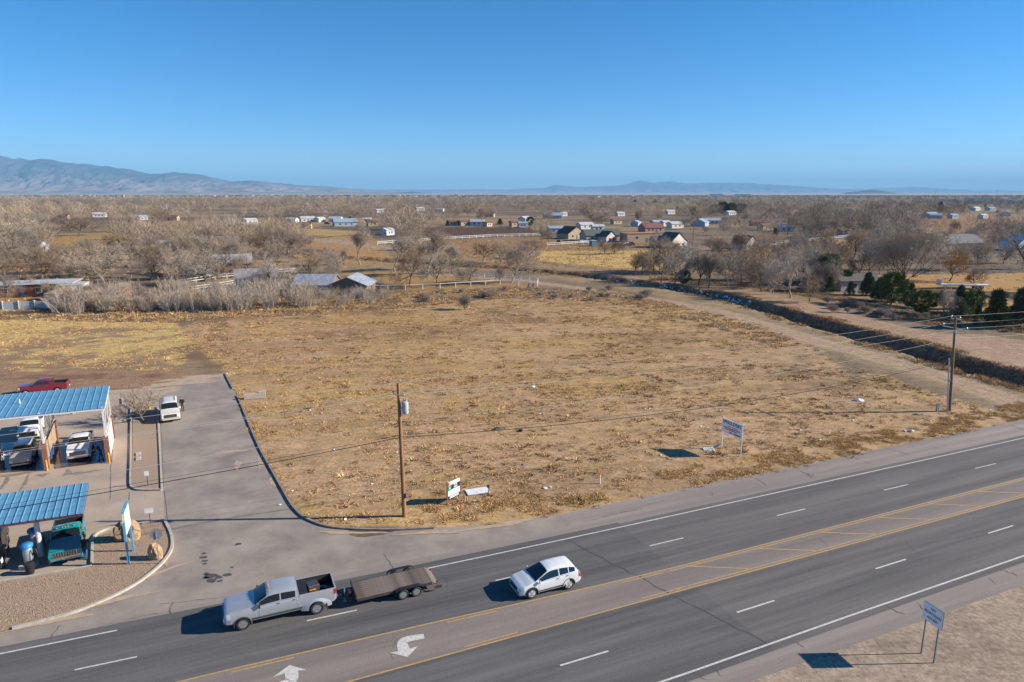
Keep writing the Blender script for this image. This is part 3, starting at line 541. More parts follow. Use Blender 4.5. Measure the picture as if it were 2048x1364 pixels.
KIND_WORD = dict(round='bare brown', dark='dark bare', vase='many-stemmed bare', lean='leaning pale bare', grey='pale grey bare', leafy='tan-leaved', rust='rust-leaved', gold='golden-twigged', tall='tall slender bare', bush='bare brushy', cone='pointed dark green', juniper='rounded dark green')
used_px = []
def plant(kind, loc, h, w=None, label=None, group=None, cat='tree', var=None, name=None):
    tm, cm = TV[kind][(var if var is not None else random.randrange(9)) % len(TV[kind])]; base = {'cone': .72, 'juniper': .8, 'bush': .9, 'thicket': .7, 'tall': .5, 'vase': 1.2}.get(kind, 1.0)
    o = thing(name or ('evergreen_tree' if kind in ('cone', 'juniper') else 'shrub' if kind in ('bush', 'thicket') else 'bare_tree'), loc, random.uniform(0, 6.28) if kind != 'lean' else 0, label, cat, group)
    f = 1.0 if w is None else (w / h) / base; o.scale = (h * f, h * f, h); link('trunk', tm, o); link('crown', cm, o); return o
def tree_px(kind, px, py, ytop, label, wpx=None, group=None, var=None):
    l = on(px, py); h = height_at(px, py, ytop) * 1.0; w = wpx * (l.y / CP) / F_PX if wpx else None; l.z -= .05; used_px.append((px, py)); return plant(kind, l, h, w, label, group, var=var)
# ---------------------------------------------------------------- vehicles
def car_spec(kind, L, W, H, wb, front_over, **k):
    """curves along x (front positive) for the body: top line, half width, underside, belt line"""
    xf, xr = L / 2, -L / 2; S = dict(L=L, W=W, H=H, xf=xf, xr=xr, ax=(xf - front_over, xf - front_over - wb), bed=None, k=k.get('tumble', .22))
    hood, cowl, wst, rr = k['hood'], k['cowl'], k['ws'], k['rear']          # hood height, x of cowl, x of windshield top, x where the roof ends
    S['cowl'], S['wst'], S['rr'] = cowl, wst, rr; belt = k['belt']; nose = k.get('nose', .10); w = W / 2; dr = k.get('droop', 1.0)
    top = [(xf, hood - .32 * dr), (xf - .03, hood - .16 * dr), (xf - nose, hood - .07 * dr), (xf - nose - .25, hood - .02), (cowl + .25, hood + .08), (cowl, hood + .12), (wst, H - .05), (wst - .35, H), ((wst + rr) / 2, H), (rr + .3, H - .03 - k.get('drop', 0) * .6), (rr, H - .08 - k.get('drop', 0))]
    if kind == 'pickup':
        rail, floor = k['rail'], k.get('floor', .8); top += [(rr - .07, rail), (xr, rail)]; S['bed'] = (rr - .10, xr + .09, rail, floor); S['tail'] = rail
    else:
        top += [(k['glass'], belt + .04), (xr + .06, belt - .12), (xr, belt - .35)]; S['glass'] = k['glass']
    S['top'] = top[::-1]; rnd = k.get('round', 1.0)
    S['w'] = [(xr, w * (1 - .06 * rnd)), (xr + .12, w * .985), (xr + .6, w), (xf - 1.0, w), (xf - .35, w * .975), (xf - .1, w * (1 - .09 * rnd)), (xf, w * (1 - .2 * rnd))]
    cl = k.get('clear', .24); S['zb'] = [(xr, cl + .22), (xr + .15, cl + .08), (xr + .5, cl), (xf - .5, cl), (xf - .12, cl + .02), (xf, cl + .12)]
    S['belt'] = [(xr, belt + k.get('rise', .04)), (0, belt), (xf, belt - .12)]; S['wr'] = k.get('wr', .36); S['k'] = k.get('tumble', .22); S['ends'] = k.get('ends', True)
    return S
def ip(T, x): return float(np.interp(x, [q[0] for q in T], [q[1] for q in T]))
def section(S, x):
    w, zb, zt = ip(S['w'], x), ip(S['zb'], x), ip(S['top'], x); zt = max(zt, zb + .25); zbelt = min(ip(S['belt'], x), zt - .035); b = S['bed']
    lo = [(0, zb), (.86 * w, zb), (.975 * w, zb + .1), (w, .55 * zb + .45 * zbelt), (.99 * w, zbelt - .10)]
    if b and b[1] < x < b[0]: return lo + [(.965 * w, b[2]), (.9 * w, b[2]), (.885 * w, b[2] - .03), (.88 * w, b[3]), (0, b[3])]
    if b and x <= b[0]: return lo + [(.965 * w, b[2]), (.9 * w, b[2] + .004), (.6 * w, b[2] + .006), (.3 * w, b[2] + .006), (0, b[2] + .006)]
    h = zt - zbelt; kk = S['k']; yr = .955 * w - kk * h
    return lo + [(.955 * w, zbelt), (yr + .015, zbelt + .86 * h), (yr - .08 - .02 * (h > .2), zbelt + .975 * h), (yr * .5, zt + .012), (0, zt + .02)]
def spoint(S, x, v):
    """point of the body skin; v runs 0 (belly) .. 9 (roof centre); beyond 9 it comes down the other side"""
    sg = 1
    if v > 9: v = 18 - v; sg = -1
    s = section(S, x); i = min(int(v), 8); f = v - i; return Vector((x, sg * (s[i][0] * (1 - f) + s[i + 1][0] * f), s[i][1] * (1 - f) + s[i + 1][1] * f))
def skin_patch(S, x0, x1, v0, v1, off, side=1, nx=6, nv=5, xs=None):
    """piece of the body skin lifted by off; x0/x1 may be (at v0, at v1)"""
    bm = MB(); g = []; x0 = x0 if isinstance(x0, tuple) else (x0, x0); x1 = x1 if isinstance(x1, tuple) else (x1, x1)
    for j in range(nv + 1):
        f = j / nv; v = v0 + (v1 - v0) * f; a = x0[0] + (x0[1] - x0[0]) * f; b = x1[0] + (x1[1] - x1[0]) * f
        for i in range(nx + 1):
            x = a + (b - a) * i / nx; e = .02; p_ = spoint(S, x, v); du = spoint(S, x + e, v) - spoint(S, x - e, v); dv = spoint(S, x, min(v + .05, 18)) - spoint(S, x, max(v - .05, 0)); n = du.cross(dv)
            n = n.normalized() if n.length > 1e-9 else Vector((0, 0, 1)); c = Vector((x, 0, .9 if v < 5 else .6)); n = n if n.dot(p_ - c) > 0 else -n; q = p_ + n * off; g.append(Vector((q.x, q.y * side, q.z)))
    m = nx + 1; bm.add(g, [(j * m + i, j * m + i + 1, (j + 1) * m + i + 1, (j + 1) * m + i) for j in range(nv) for i in range(nx)]); return bm
def body_mesh(S, paint):
    xs = set(); 
    for T in (S['top'], S['w'], S['zb']): xs |= {round(q[0], 4) for q in T}
    if S['bed']: b = S['bed']; xs |= {b[0] + .001, b[0] - .001, b[1] + .001, b[1] - .001}
    xs |= set(np.linspace(S['xr'], S['xf'], 26).round(4)); xs = sorted(xs); V, Fc = [], []; ring = 18
    for x in xs:
        s = section(S, x); V += [(x, y, z) for y, z in s] + [(x, -y, z) for y, z in s[-2:0:-1]]
    for i in range(len(xs) - 1):
        for j in range(ring): Fc.append((i * ring + j, i * ring + (j + 1) % ring, (i + 1) * ring + (j + 1) % ring, (i + 1) * ring + j))
    Fc += [tuple(range(ring))[::-1], tuple(range((len(xs) - 1) * ring, len(xs) * ring))]
    bm = MB(); bm.add(V, Fc)
    if S['bed']:
        b = S['bed']
        for k, fc in enumerate(bm.f):
            if len(fc) == 4 and all(b[1] - .01 < V[q][0] < b[0] + .01 for q in fc) and all(6 <= q % ring <= 12 for q in fc): bm.m[k] = 1
    me = bm.mesh('body', [paint, M['black']]); o = bpy.data.objects.new('tmp', me); col.objects.link(o)
    cb = MB(); cb.mi = 1
    for ax in S['ax']:
        for sy in (1, -1):
            y0, y1 = sorted((sy * S['W'] * .27, sy * S['W'] * .62)); cb.tube((ax, y0, S['wr'] * .97), (ax, y1, S['wr'] * .97), S['wr'] * 1.2, n=22)
    co = bpy.data.objects.new('tmpc', cb.mesh('cut', [paint, M['black']])); col.objects.link(co)
    md = o.modifiers.new('b', 'BOOLEAN'); md.operation = 'DIFFERENCE'; md.object = co; md.solver = 'EXACT'
    dg = bpy.context.evaluated_depsgraph_get(); out = bpy.data.meshes.new_from_object(o.evaluated_get(dg)); out.name = 'body'
    bpy.data.objects.remove(o); bpy.data.objects.remove(co); out.shade_smooth(); out.set_sharp_from_angle(angle=R(32)); return out
_wheel = {}
def wheel_meshes(r, w, style):
    k = (r, w, style)
    if k in _wheel: return _wheel[k]
    t = MB(); ri = r * .66; t.lathe([(ri, -w / 2 + .01), (r * .9, -w / 2), (r * .985, -w * .36), (r, -w * .1), (r, w * .1), (r * .985, w * .36), (r * .9, w / 2), (ri, w / 2 - .01), (ri * .98, 0)], 22, axis='Y')
    m = MB()
    if style == 'dual': m.lathe([(ri, w * .42), (ri * .9, w * .40), (ri * .8, w * -.1), (ri * .45, w * -.15), (ri * .42, w * .1), (.01, w * .12)], 18, axis='Y')
    elif style == 'steel': m.lathe([(ri, w * .44), (ri * .92, w * .42), (ri * .85, w * .2), (ri * .55, w * .28), (ri * .4, w * .12), (ri * .2, w * .34), (.01, w * .36)], 18, axis='Y')
    else:
        m.lathe([(ri, w * .45), (ri * .93, w * .46), (ri * .9, w * .36), (ri * .88, w * .05), (.02, w * .05)], 20, axis='Y'); n = 5 if style == 'five' else 8
        for i in range(n):
            a = 2 * math.pi * i / n; m.bar((math.cos(a) * ri * .15, w * .40, math.sin(a) * ri * .15), (math.cos(a) * ri * .93, w * .43, math.sin(a) * ri * .93), ri * (.34 if n == 5 else .2), .03)
        m.lathe([(ri * .26, w * .38), (ri * .24, w * .47), (.01, w * .48)], 12, axis='Y')
    d = MB(); d.lathe([(ri * .86, w * .05), (ri * .86, w * .08), (.01, w * .09)], 14, axis='Y')  # black disc stands for the brake and the shade behind the spokes
    _wheel[k] = (t.mesh('tyre', M['rubber'], 40), m.mesh('rim', M['rim'] if style == 'steel' else M['alloy'], 40), d.mesh('brake_shadow', M['black'])); return _wheel[k]
def add_wheel(root, x, y, r, w, style):
    t, rim, bk = wheel_meshes(r, w, style); o = link('wheel', t, root, (x, y, r)); o.rotation_euler = (0, 0, 0 if y > 0 else math.pi); link('rim', rim, o)
    if style in ('five', 'eight'): link('brake', bk, o)
def vehicle(name, S, paint, label, loc, heading, cat, group=None, style='five', doors=2, low=None, trim=None, grille='dark', mirrors=None, rails=False, amber=False, two=None):
    root = thing(name, loc, heading, label, cat, group); link('body', body_mesh(S, paint), root); xf, xr, W, H = S['xf'], S['xr'], S['W'], S['H']; w = W / 2; gl = M['glass']
    cowl, wst, rr = S['cowl'], S['wst'], S['rr']; tr = trim or M['black']
    skin_patch(S, cowl - .04, wst + .05, 6.35, 11.65, .010, 1, 6, 10).build('windshield', gl, root, smooth=60)
    if S['bed']: bm = MB(); zr = S['bed'][2]; hw = ip(S['w'], rr) * .8; bm.add([(rr - .085, -hw, zr + .06), (rr - .085, hw, zr + .06), (rr - .055, hw * .9, H - .16), (rr - .055, -hw * .9, H - .16)], [(0, 1, 2, 3)]); bm.build('rear_window', gl, root)
    else: skin_patch(S, S['glass'] + .02, rr - .04, 6.5, 11.5, .012, 1, 4, 8).build('rear_window', gl, root, smooth=60)
    x_a = wst - .05; span = (x_a - (rr + .12)); 
    if doors == 1: cuts = [(rr + .14 if S['bed'] else rr + .3, cowl - .28)]
    else: mid = x_a - span * (.44 if S['bed'] else .40); cuts = [(mid + .04, cowl - .30), (rr + .12 if S['bed'] else mid - span * .38, mid - .04)]
    if not S['bed'] and doors == 2: cuts.append((rr + .02, cuts[1][0] - .07))
    for sd in (1, -1):
        for i, (a, b) in enumerate(cuts): skin_patch(S, a, b, 5.14, 5.93, .007, sd, 7, 4).build('side_window', gl, root, smooth=60)
        for i, (a, b) in enumerate(cuts[:doors]):
            a2, b2 = a - .05, min(b, cowl - .05) + .05
            skin_patch(S, a2 - .012, b2 + .012, 1.9, 5.05, .003, sd, 4, 6).build('door_gap', M['black'], root, smooth=60); d = skin_patch(S, a2, b2, 1.95, 5.02, .006, sd, 4, 6).build('door', paint, root, smooth=60)
            h_ = MB(); q = spoint(S, a2 + .16, 4.3); h_.box((q.x, sd * (q.y + .025), q.z), (.17, .035, .03)); h_.build('handle', trim or M['black'], d)
        if low: skin_patch(S, S['ax'][1] + S['wr'] * 1.25, S['ax'][0] - S['wr'] * 1.25, 1.2, 2.55, .009, sd, 6, 4).build('lower_cladding', low, root, smooth=60)
        for ax in S['ax']:                                                             # arch lips
            bm = MB(); R0, R1 = S['wr'] * 1.19, S['wr'] * 1.32; pts = []
            for i in range(13):
                a = math.pi * (-.06 + 1.12 * i / 12); yy = ip(S['w'], ax) * 1.0 + .012
                pts.append([(ax + R_ * math.cos(a), sd * yv, S['wr'] * .97 + R_ * math.sin(a)) for R_, yv in ((R0, yy - .08), (R0, yy + .01), (R1, yy), (R1, yy - .1))])
            bm.add([q for r_ in pts for q in r_], [(4 * i + a, 4 * i + a + 1, 4 * i + a + 5, 4 * i + a + 4) for i in range(12) for a in range(3)]); bm.build('wheel_arch', low or paint, root)
        hb = MB(); zl = ip(S['belt'], xf) ; hx = xf - .06
        skin_patch(S, xf - .36, xf - .02, 3.15, 4.7, .012, sd, 4, 3).build('headlight', M['lamp'], root, smooth=60); skin_patch(S, xr + .005, xr + (.16 if S['bed'] else .22), 3.4, 4.75 if S['bed'] else 5.0, .012, sd, 3, 4).build('taillight', M['red'], root, smooth=60)
        mm = MB(); q = spoint(S, cowl - .28, 5.0); ml = (mirrors or .2); mm.box((q.x, sd * (q.y + .10), q.z + .10), (.09, .16, ml)); mm.bar((q.x, sd * (q.y - .03), q.z), (q.x, sd * (q.y + .08), q.z + .05), .04); mm.build('mirror', M['black'] if mirrors else paint, root, bevel=.02)
    # front and rear ends
    zt = ip(S['top'], xf - .03); zb = ip(S['zb'], xf); fw = ip(S['w'], xf)
    gh = .24 if S['W'] < 1.9 else .36; zt = zt if S['W'] < 1.9 else zt - .03; g = MB(); g.box((xf - .02, 0, zt - gh / 2 - .01), (.09, fw * 1.5, gh)); gr = g.build('grille', M['black'] if grille == 'dark' else M['chrome'], root, bevel=.015)
    b = MB()
    for i in range(5): b.box((xf + .03, 0, zt - gh + .01 + gh * .19 * i), (.02, fw * 1.4, .016))
    if grille != 'dark':
        for i in range(-4, 5): b.box((xf + .035, i * fw * .16, zt - gh / 2), (.018, .05, gh * .8))
    b.build('grille_bar', M['chrome'] if grille == 'dark' else M['black'], gr)
    g = MB(); hb_ = .24 if S['bed'] else .16; g.box((xf - .04, 0, zb + .16), (.16, W * .93, hb_)); g.build('front_bumper', M['chrome'] if S['bed'] else (low or M['black']), root, bevel=.05)
    g = MB(); g.box((xr + .0, 0, zb + .22), (.16, W * .9, .2)); g.build('rear_bumper', M['chrome'] if S['bed'] else (low or paint), root, bevel=.04)
    g = MB(); g.box((xr - .09 if S['bed'] else xr - .03, 0, zb + (.24 if S['bed'] else .5)), (.01, .31, .15)); g.build('license_plate', M['white'], root)
    if rails:
        for sd in (1, -1): r_ = MB(); r_.bar((wst - .35, sd * w * .62, H + .05), (rr + .35, sd * w * .62, H + .03), .04); r_.build('roof_rail', M['black'], root)
    if amber:
        for i in (-.62, -.2, 0, .2, .62): a_ = MB(); a_.box((wst - .12, i * W * .42, H + .035), (.1, .08, .05)); a_.build('cab_light', M['amber'], root, bevel=.015)
    ww = .24
    for i, ax in enumerate(S['ax']):
        for sd in (1, -1): add_wheel(root, ax, sd * (w - ww * .5 - .005), S['wr'], ww, style)
    return root
def paint(c, r=.32, metal=0.0): return material('car_paint', c, r, metal, .03, 2, coat=.7)
SILVER, WHITE_P = paint((.44, .46, .49), .3, .35), paint((.80, .80, .79), .35)
RAM = car_spec('pickup', 6.55, 2.0, 1.97, 4.29, 1.02, hood=1.33, cowl=1.55, ws=.78, rear=-.95, belt=1.36, rail=1.47, floor=.82, tumble=.20, clear=.42, wr=.40, round=.7, nose=.14, droop=.7)
ESC = car_spec('suv', 4.52, 1.84, 1.67, 2.69, .90, hood=.98, cowl=1.12, ws=.12, rear=-1.80, glass=-2.16, belt=1.03, tumble=.40, drop=.06, clear=.25, wr=.365, nose=.26, rise=.2, round=1.3)
TRUCK_HEAD = RA + math.pi
# silver dually and its load
tw = RS(1.66, 39.72); tw_c = RS((-.455 + 3.8) / 2 + .0, 39.72 + 1.02)
mid_ax = (RAM['ax'][0] + RAM['ax'][1]) / 2
loc = RS((-.40 + 3.85) / 2 + mid_ax, 40.74, .017)
ram = vehicle('pickup_truck', RAM, SILVER, 'silver crew cab pickup with wide dual rear wheels towing a flatbed trailer', loc, TRUCK_HEAD, 'pickup truck', style='steel', low=material('dark_band', (.085, .088, .095), .5), mirrors=.3, amber=True)
for ch in [c for c in ram.children if c.name.startswith('wheel') and not c.name.startswith('wheel_arch')]:
    if ch.location.x < 0: ch.location.y += .12 * (1 if ch.location.y > 0 else -1)
for sd in (1, -1):
    f = MB(); ax = RAM['ax'][1]; pts = []                                        # flared rear fender
    for i in range(15):
        a = math.pi * (-.02 + 1.04 * i / 14); pts.append([(ax + .78 * math.cos(a) * 1.2, sd * .985, .42 + .62 * math.sin(a)), (ax + .56 * math.cos(a) * 1.05, sd * 1.09, .42 + .52 * math.sin(a)), (ax + .49 * math.cos(a), sd * 1.10, .40 + .49 * math.sin(a)), (ax + .49 * math.cos(a), sd * .96, .40 + .49 * math.sin(a))])
    f.add([q for r_ in pts for q in r_], [(4 * i + a, 4 * i + a + 1, 4 * i + a + 5, 4 * i + a + 4) for i in range(14) for a in range(3)]); f.build('rear_fender', SILVER, ram, smooth=50)
    f = MB(); f.box((ax - .62, sd * 1.08, .42), (.02, .28, .42)); f.build('mud_flap', M['black'], ram)
def at_ram(x, y, z): v = Matrix.Rotation(TRUCK_HEAD, 3, 'Z') @ Vector((x, y, z)); return v + loc
o = MB(); o.box((0, 0, .3), (.5, 1.5, .55)); tb = thing('tool_box', at_ram(-1.28, 0, .83), TRUCK_HEAD, 'black tool box in the silver pickup bed behind the cab', 'tool box'); o.build('chest', M['black'], tb, bevel=.04); o = MB(); o.box((0, 0, .61), (.56, 1.56, .06)); o.build('lid', M['black'], tb, bevel=.02)
o = MB(); o.box((0, 0, .3), (.75, .8, .6), rz=.2); q = tag(o.build('generator', material('dark_grey', (.05, .05, .055), .5), loc=at_ram(-1.95, -.25, .83), rz=TRUCK_HEAD, bevel=.06), 'dark grey boxy generator in the silver pickup bed', 'generator'); o = MB(); o.tube((-.2, .42, .35), (.2, .42, .35), .05); o.build('handle', M['amber'], q)
for i, (x, y, rr_) in enumerate(((-2.55, -.05, .36), (-2.3, .38, .26))):
    o = MB(); N_ = 20; [o.tube((math.cos(2 * math.pi * k / N_) * rr_, math.sin(2 * math.pi * k / N_) * rr_, .09), (math.cos(2 * math.pi * (k + 1) / N_) * rr_, math.sin(2 * math.pi * (k + 1) / N_) * rr_, .09), .085, n=8) for k in range(N_)]
    tag(o.build('hose_coil', material('grey_hose', (.26, .27, .28), .6), loc=at_ram(x, y, .825 + .01 * i), smooth=60), ('large' if i == 0 else 'small') + ' grey coiled hose lying in the silver pickup bed', 'hose')
o = MB(); o.lathe([(.2, 0), (.3, .12), (.28, .3), (.12, .42), (.02, .44)], 10); tag(o.build('sack', M['black'], loc=at_ram(-2.95, .35, .825), smooth=60), 'lumpy black sack by the silver pickup tailgate', 'sack')
# trailer
tl = thing('flatbed_trailer', RS(8.75, 40.34, .017), TRUCK_HEAD, 'rusty tandem axle flatbed trailer with worn plank deck behind the silver pickup', 'trailer'); DL, DW, DZ = 4.9, 2.0, .60
M['plank'] = material('worn_planks', (.20, .165, .135), .9, c2=(.06, .042, .032), scale=.9, stretch=(1, 1.2, 1), var=.1, coords='Generated')
M['plank'].node_tree.nodes['Mapping'].inputs['Scale'].default_value = (5.5, .5, 1); M['plank'].node_tree.nodes['Noise Texture'].inputs['Scale'].default_value = 1.1
pk = MB(); pk.box((0, 0, 0), (DL - .02, DW / 8 - .012, .04)); pm = pk.mesh('plank', M['plank'])
for i in range(8): q = link('plank', pm, tl, (0, -DW / 2 + DW / 8 * (i + .5), DZ + random.uniform(-.006, .006)))
f = MB(); [f.box((0, s * (DW / 2 + .035), DZ - .06), (DL, .06, .16)) for s in (1, -1)]; [f.box((x, 0, DZ - .09), (.06, DW, .1)) for x in np.linspace(-DL / 2 + .05, DL / 2 - .05, 8)]; f.build('frame', M['rust'], tl)
f = MB(); f.box((DL / 2 + .03, 0, DZ + .10), (.06, DW + .1, .26)); f.build('front_rail', M['rust'], tl)
f = MB(); [f.bar((DL / 2, s * .62, DZ - .12), (DL / 2 + .8, s * .05, DZ - .10), .09) for s in (1, -1)]; f.bar((DL / 2 + .75, 0, DZ - .1), (DL / 2 + 1.12, 0, DZ - .08), .1); tg = f.build('tongue', M['black'], tl)
f = MB(); f.tube((DL / 2 + .62, .0, .06), (DL / 2 + .62, 0, 1.0), .04); f.tube((DL / 2 + .62, 0, .02), (DL / 2 + .62, 0, .06), .1); f.bar((DL / 2 + .62, -.12, 1.0), (DL / 2 + .62, .12, 1.0), .03); f.build('jack', M['steel'], tg); f = MB(); f.box((DL / 2 + .27, .1, DZ), (.3, .5, .3)); f.build('winch_box', M['black'], tg, bevel=.03)
f = MB(); f.add([(-DL / 2, -DW / 2, DZ + .02), (-DL / 2, DW / 2, DZ + .02), (-DL / 2 - .45, DW / 2, DZ - .22), (-DL / 2 - .45, -DW / 2, DZ - .22), (-DL / 2, -DW / 2, DZ - .06), (-DL / 2, DW / 2, DZ - .06), (-DL / 2 - .45, DW / 2, DZ - .26), (-DL / 2 - .45, -DW / 2, DZ - .26)], [(0, 1, 2, 3), (7, 6, 5, 4), (0, 3, 7, 4), (1, 5, 6, 2), (3, 2, 6, 7)]); f.build('dovetail', M['plank'], tl)
wx = -.89
for sd in (1, -1):
    for dx in (.44, -.44): add_wheel(tl, wx + dx, sd * (DW / 2 + .20), .345, .22, 'steel')
    f = MB(); pts = []
    for x, z in ((.95, .42), (.88, .70), (.6, .80), (-.6, .80), (-.88, .70), (-.95, .42)): pts += [(wx + x, sd * (DW / 2 + .07), z), (wx + x, sd * (DW / 2 + .34), z), (wx + x, sd * (DW / 2 + .34), z - .06)]
    f.add(pts, [(3 * i + a, 3 * i + a + 1, 3 * i + a + 4, 3 * i + a + 3) for i in range(5) for a in (0, 1)]); f.build('fender', M['black'], tl)
    f = MB(); f.box((-DL / 2 - .43, sd * .8, DZ - .17), (.03, .2, .1)); f.build('taillight', M['red'], tl)
f = MB(); [f.tube((wx + dx, -DW / 2 - .1, .345), (wx + dx, DW / 2 + .1, .345), .05) for dx in (.44, -.44)]; f.build('axle', M['rust'], tl)
f = MB(); f.box((-DL / 2 - .35, DW / 2 + .25, .33), (.5, .04, .18)); f.bar((-DL / 2 - .35, DW / 2 + .0, DZ - .1), (-DL / 2 - .35, DW / 2 + .24, .38), .04); f.build('step_plate', M['rust'], tl)
# white suv
mid = (ESC['ax'][0] + ESC['ax'][1]) / 2; w0 = G(1063, 1196); w1 = G(1138, 1180); cs = ((w0 + w1) / 2).dot(RD); ct = ((w0 + w1) / 2).dot(RN)
white_suv = vehicle('suv', ESC, paint((.70, .71, .72), .3), 'white crossover suv driving beside the yellow line of the highway', RS(cs + mid, ct + .86, .018), TRUCK_HEAD, 'suv', style='five', low=material('grey_cladding', (.10, .10, .105), .6))
# car-wash customers
E1, E2 = R(21), R(117)
def face(p0, p1):  # heading towards the viewer along the side street
    return E2 + math.pi
def park(S, px_fl, px_fr, back=0.0):
    """centre of a vehicle whose two front wheels touch the ground at these spots"""
    a, b = G(*px_fl), G(*px_fr); m = (a + b) / 2; h = E2 + math.pi; d = Vector((math.cos(h), math.sin(h), 0)); return m - d * (S['ax'][0] + back), h
OLD = car_spec('pickup', 5.5, 2.02, 1.86, 3.38, .80, hood=1.20, cowl=.98, ws=.42, rear=-.55, belt=1.22, rail=1.30, floor=.75, tumble=.16, clear=.42, wr=.38, round=.15, nose=.03, droop=.15)
l, h = park(OLD, (104, 1126), (160, 1119)); l.z = .01
vehicle('pickup_truck', OLD, paint((.006, .25, .27), .25), 'old teal pickup with chrome grille and amber cab lights beside the vacuums', l, h + .04, 'pickup truck', style='steel', doors=1, amber=True, mirrors=.26, grille='chrome')
DODGE = car_spec('pickup', 5.6, 2.0, 1.88, 3.5, .95, hood=1.22, cowl=1.15, ws=.45, rear=-.95, belt=1.25, rail=1.36, floor=.8, tumble=.18, clear=.38, wr=.38, round=.6, nose=.1, droop=.6)
l, h = park(DODGE, (139, 920), (180, 916)); l.z = .014; vehicle('pickup_truck', DODGE, WHITE_P, 'white pickup parked in the wash bay between the brick pillars', l, h, 'pickup truck', style='eight', grille='dark', amber=False)
NIS = car_spec('suv', 4.65, 1.84, 1.72, 2.7, .93, hood=1.02, cowl=1.0, ws=.25, rear=-2.0, glass=-2.22, belt=1.06, tumble=.3, clear=.26, wr=.36, nose=.2)
l, h = park(NIS, (26, 932), (64, 929)); l.z = .014; beige_suv = vehicle('suv', NIS, paint((.58, .57, .54), .3, .3), 'pale beige crossover suv in the wet wash bay', l, h, 'suv', style='eight', rails=True, low=M['black'])
CHEV = car_spec('pickup', 5.4, 1.94, 1.78, 3.35, .9, hood=1.14, cowl=1.0, ws=.40, rear=-.75, belt=1.17, rail=1.26, floor=.72, tumble=.2, clear=.34, wr=.36, round=.3, nose=.06, droop=.3)
l, h = park(CHEV, (41, 880), (78, 876)); l.z = .01; old_white = vehicle('pickup_truck', CHEV, paint((.78, .78, .76), .4), 'older boxy white pickup waiting behind the wash bay', l, h, 'pickup truck', style='steel', doors=1)
YUK = car_spec('suv', 5.15, 2.0, 1.92, 2.95, .98, hood=1.15, cowl=1.12, ws=.45, rear=-2.3, glass=-2.5, belt=1.17, tumble=.2, clear=.32, wr=.39, round=.6, nose=.1, droop=.5)
l, h = park(YUK, (327, 842), (357, 841)); l.z = .016; vehicle('suv', YUK, paint((.74, .71, .63), .35), 'large cream suv stopped on the side street by the bare tree', l, h, 'suv', style='eight', rails=True, low=paint((.50, .47, .40), .4))
l = G(90, 785); l.z = .02; red_truck = vehicle('pickup_truck', DODGE, paint((.20, .012, .022), .3), 'dark red crew cab pickup on the dirt behind the wash roof', l, R(21) + math.pi, 'pickup truck', style='five')
l = G(-18, 1120); l.z = .01; black_suv = vehicle('suv', YUK, paint((.008, .009, .012), .2), 'black suv beside the silver vacuum post', l, E2 + math.pi + .08, 'suv', style='eight', low=M['black'])
# ---------------------------------------------------------------- car wash
e1 = Vector((math.cos(E1), math.sin(E1), 0)); e2 = Vector((math.cos(E2), math.sin(E2), 0))
def frame_to(o, origin):    # local axes: x along the bays, y into the bays
    m = Matrix(((e1.x, e2.x, 0, origin.x), (e1.y, e2.y, 0, origin.y), (0, 0, 1, origin.z), (0, 0, 0, 1))); return m
def place(bm, origin):
    m = frame_to(None, Vector(origin)); bm.v = [tuple(m @ Vector(v)) for v in bm.v]; return bm
M['roof_blue'] = material('blue_roof', (.14, .33, .47), .42, .1, var=.08, scale=2, c2=(.10, .26, .40)); M['maroon'] = material('maroon_fascia', (.13, .04, .045), .5)
M['wash_white'] = material('white_steel', (.74, .72, .68), .5, var=.06); M['yellow'] = material('safety_yellow', (.62, .38, .04), .5); M['tanwall'] = material('tan_block', (.42, .30, .19), .85, scale=3)
OR = G(218, 924); OR.z = 0       # right front pillar
def metal_roof(root, x0, x1, y0, y1, z0, z1, step, fascia):
    """panels with raised seams, each panel its own piece; slopes from z0 (front) to z1 (back)"""
    n = int(round((x1 - x0) / step)); st = (x1 - x0) / n; dy = y1 - y0
    r = MB(); r.add([(x0, y0, z0 - .05), (x1, y0, z0 - .05), (x1, y1, z1 - .05), (x0, y1, z1 - .05), (x0, y0, z0 - .22), (x1, y0, z0 - .22), (x1, y1, z1 - .22), (x0, y1, z1 - .22)], [(0, 1, 2, 3), (7, 6, 5, 4), (0, 4, 5, 1), (1, 5, 6, 2), (2, 6, 7, 3), (3, 7, 4, 0)])
    rf = place(r, OR_).build('roof', fascia, root)
    p_ = MB(); a = [(0, 0), (.03, .055), (.07, .055), (.10, .012), (st * .5, .012), (st - .02, .012), (st - .001, .0)]
    V = [(x, -.04, z) for x, z in a] + [(x, dy + .04, z + (z1 - z0)) for x, z in a]; m = len(a); p_.add(V, [(i, i + 1, m + i + 1, m + i) for i in range(m - 1)])
    mm = Matrix(((e1.x, e2.x, 0, 0), (e1.y, e2.y, 0, 0), (0, 0, 1, 0), (0, 0, 0, 1))); p_.v = [tuple(mm @ Vector(v)) for v in p_.v]; pm_ = p_.mesh('roof_panel', M['roof_blue'])
    for i in range(n): link('roof_panel', pm_, rf, Vector(OR_) + e1 * (x0 + i * st) + e2 * y0 + Vector((0, 0, z0 - .045)))
    return rf
OR_ = OR
cw = thing('car_wash', (0, 0, 0), 0, 'open car wash with light blue ribbed metal roof on brick pillars', 'car wash')
metal_roof(cw, -15.2, .25, -.1, 7.9, 5.55, 5.75, .62, M['wash_white'])
vt = MB(); vt.tube((-7.2, 4, 5.6), (-7.2, 4, 6.1), .07); place(vt, OR).build('vent_pipe', M['white'], cw)
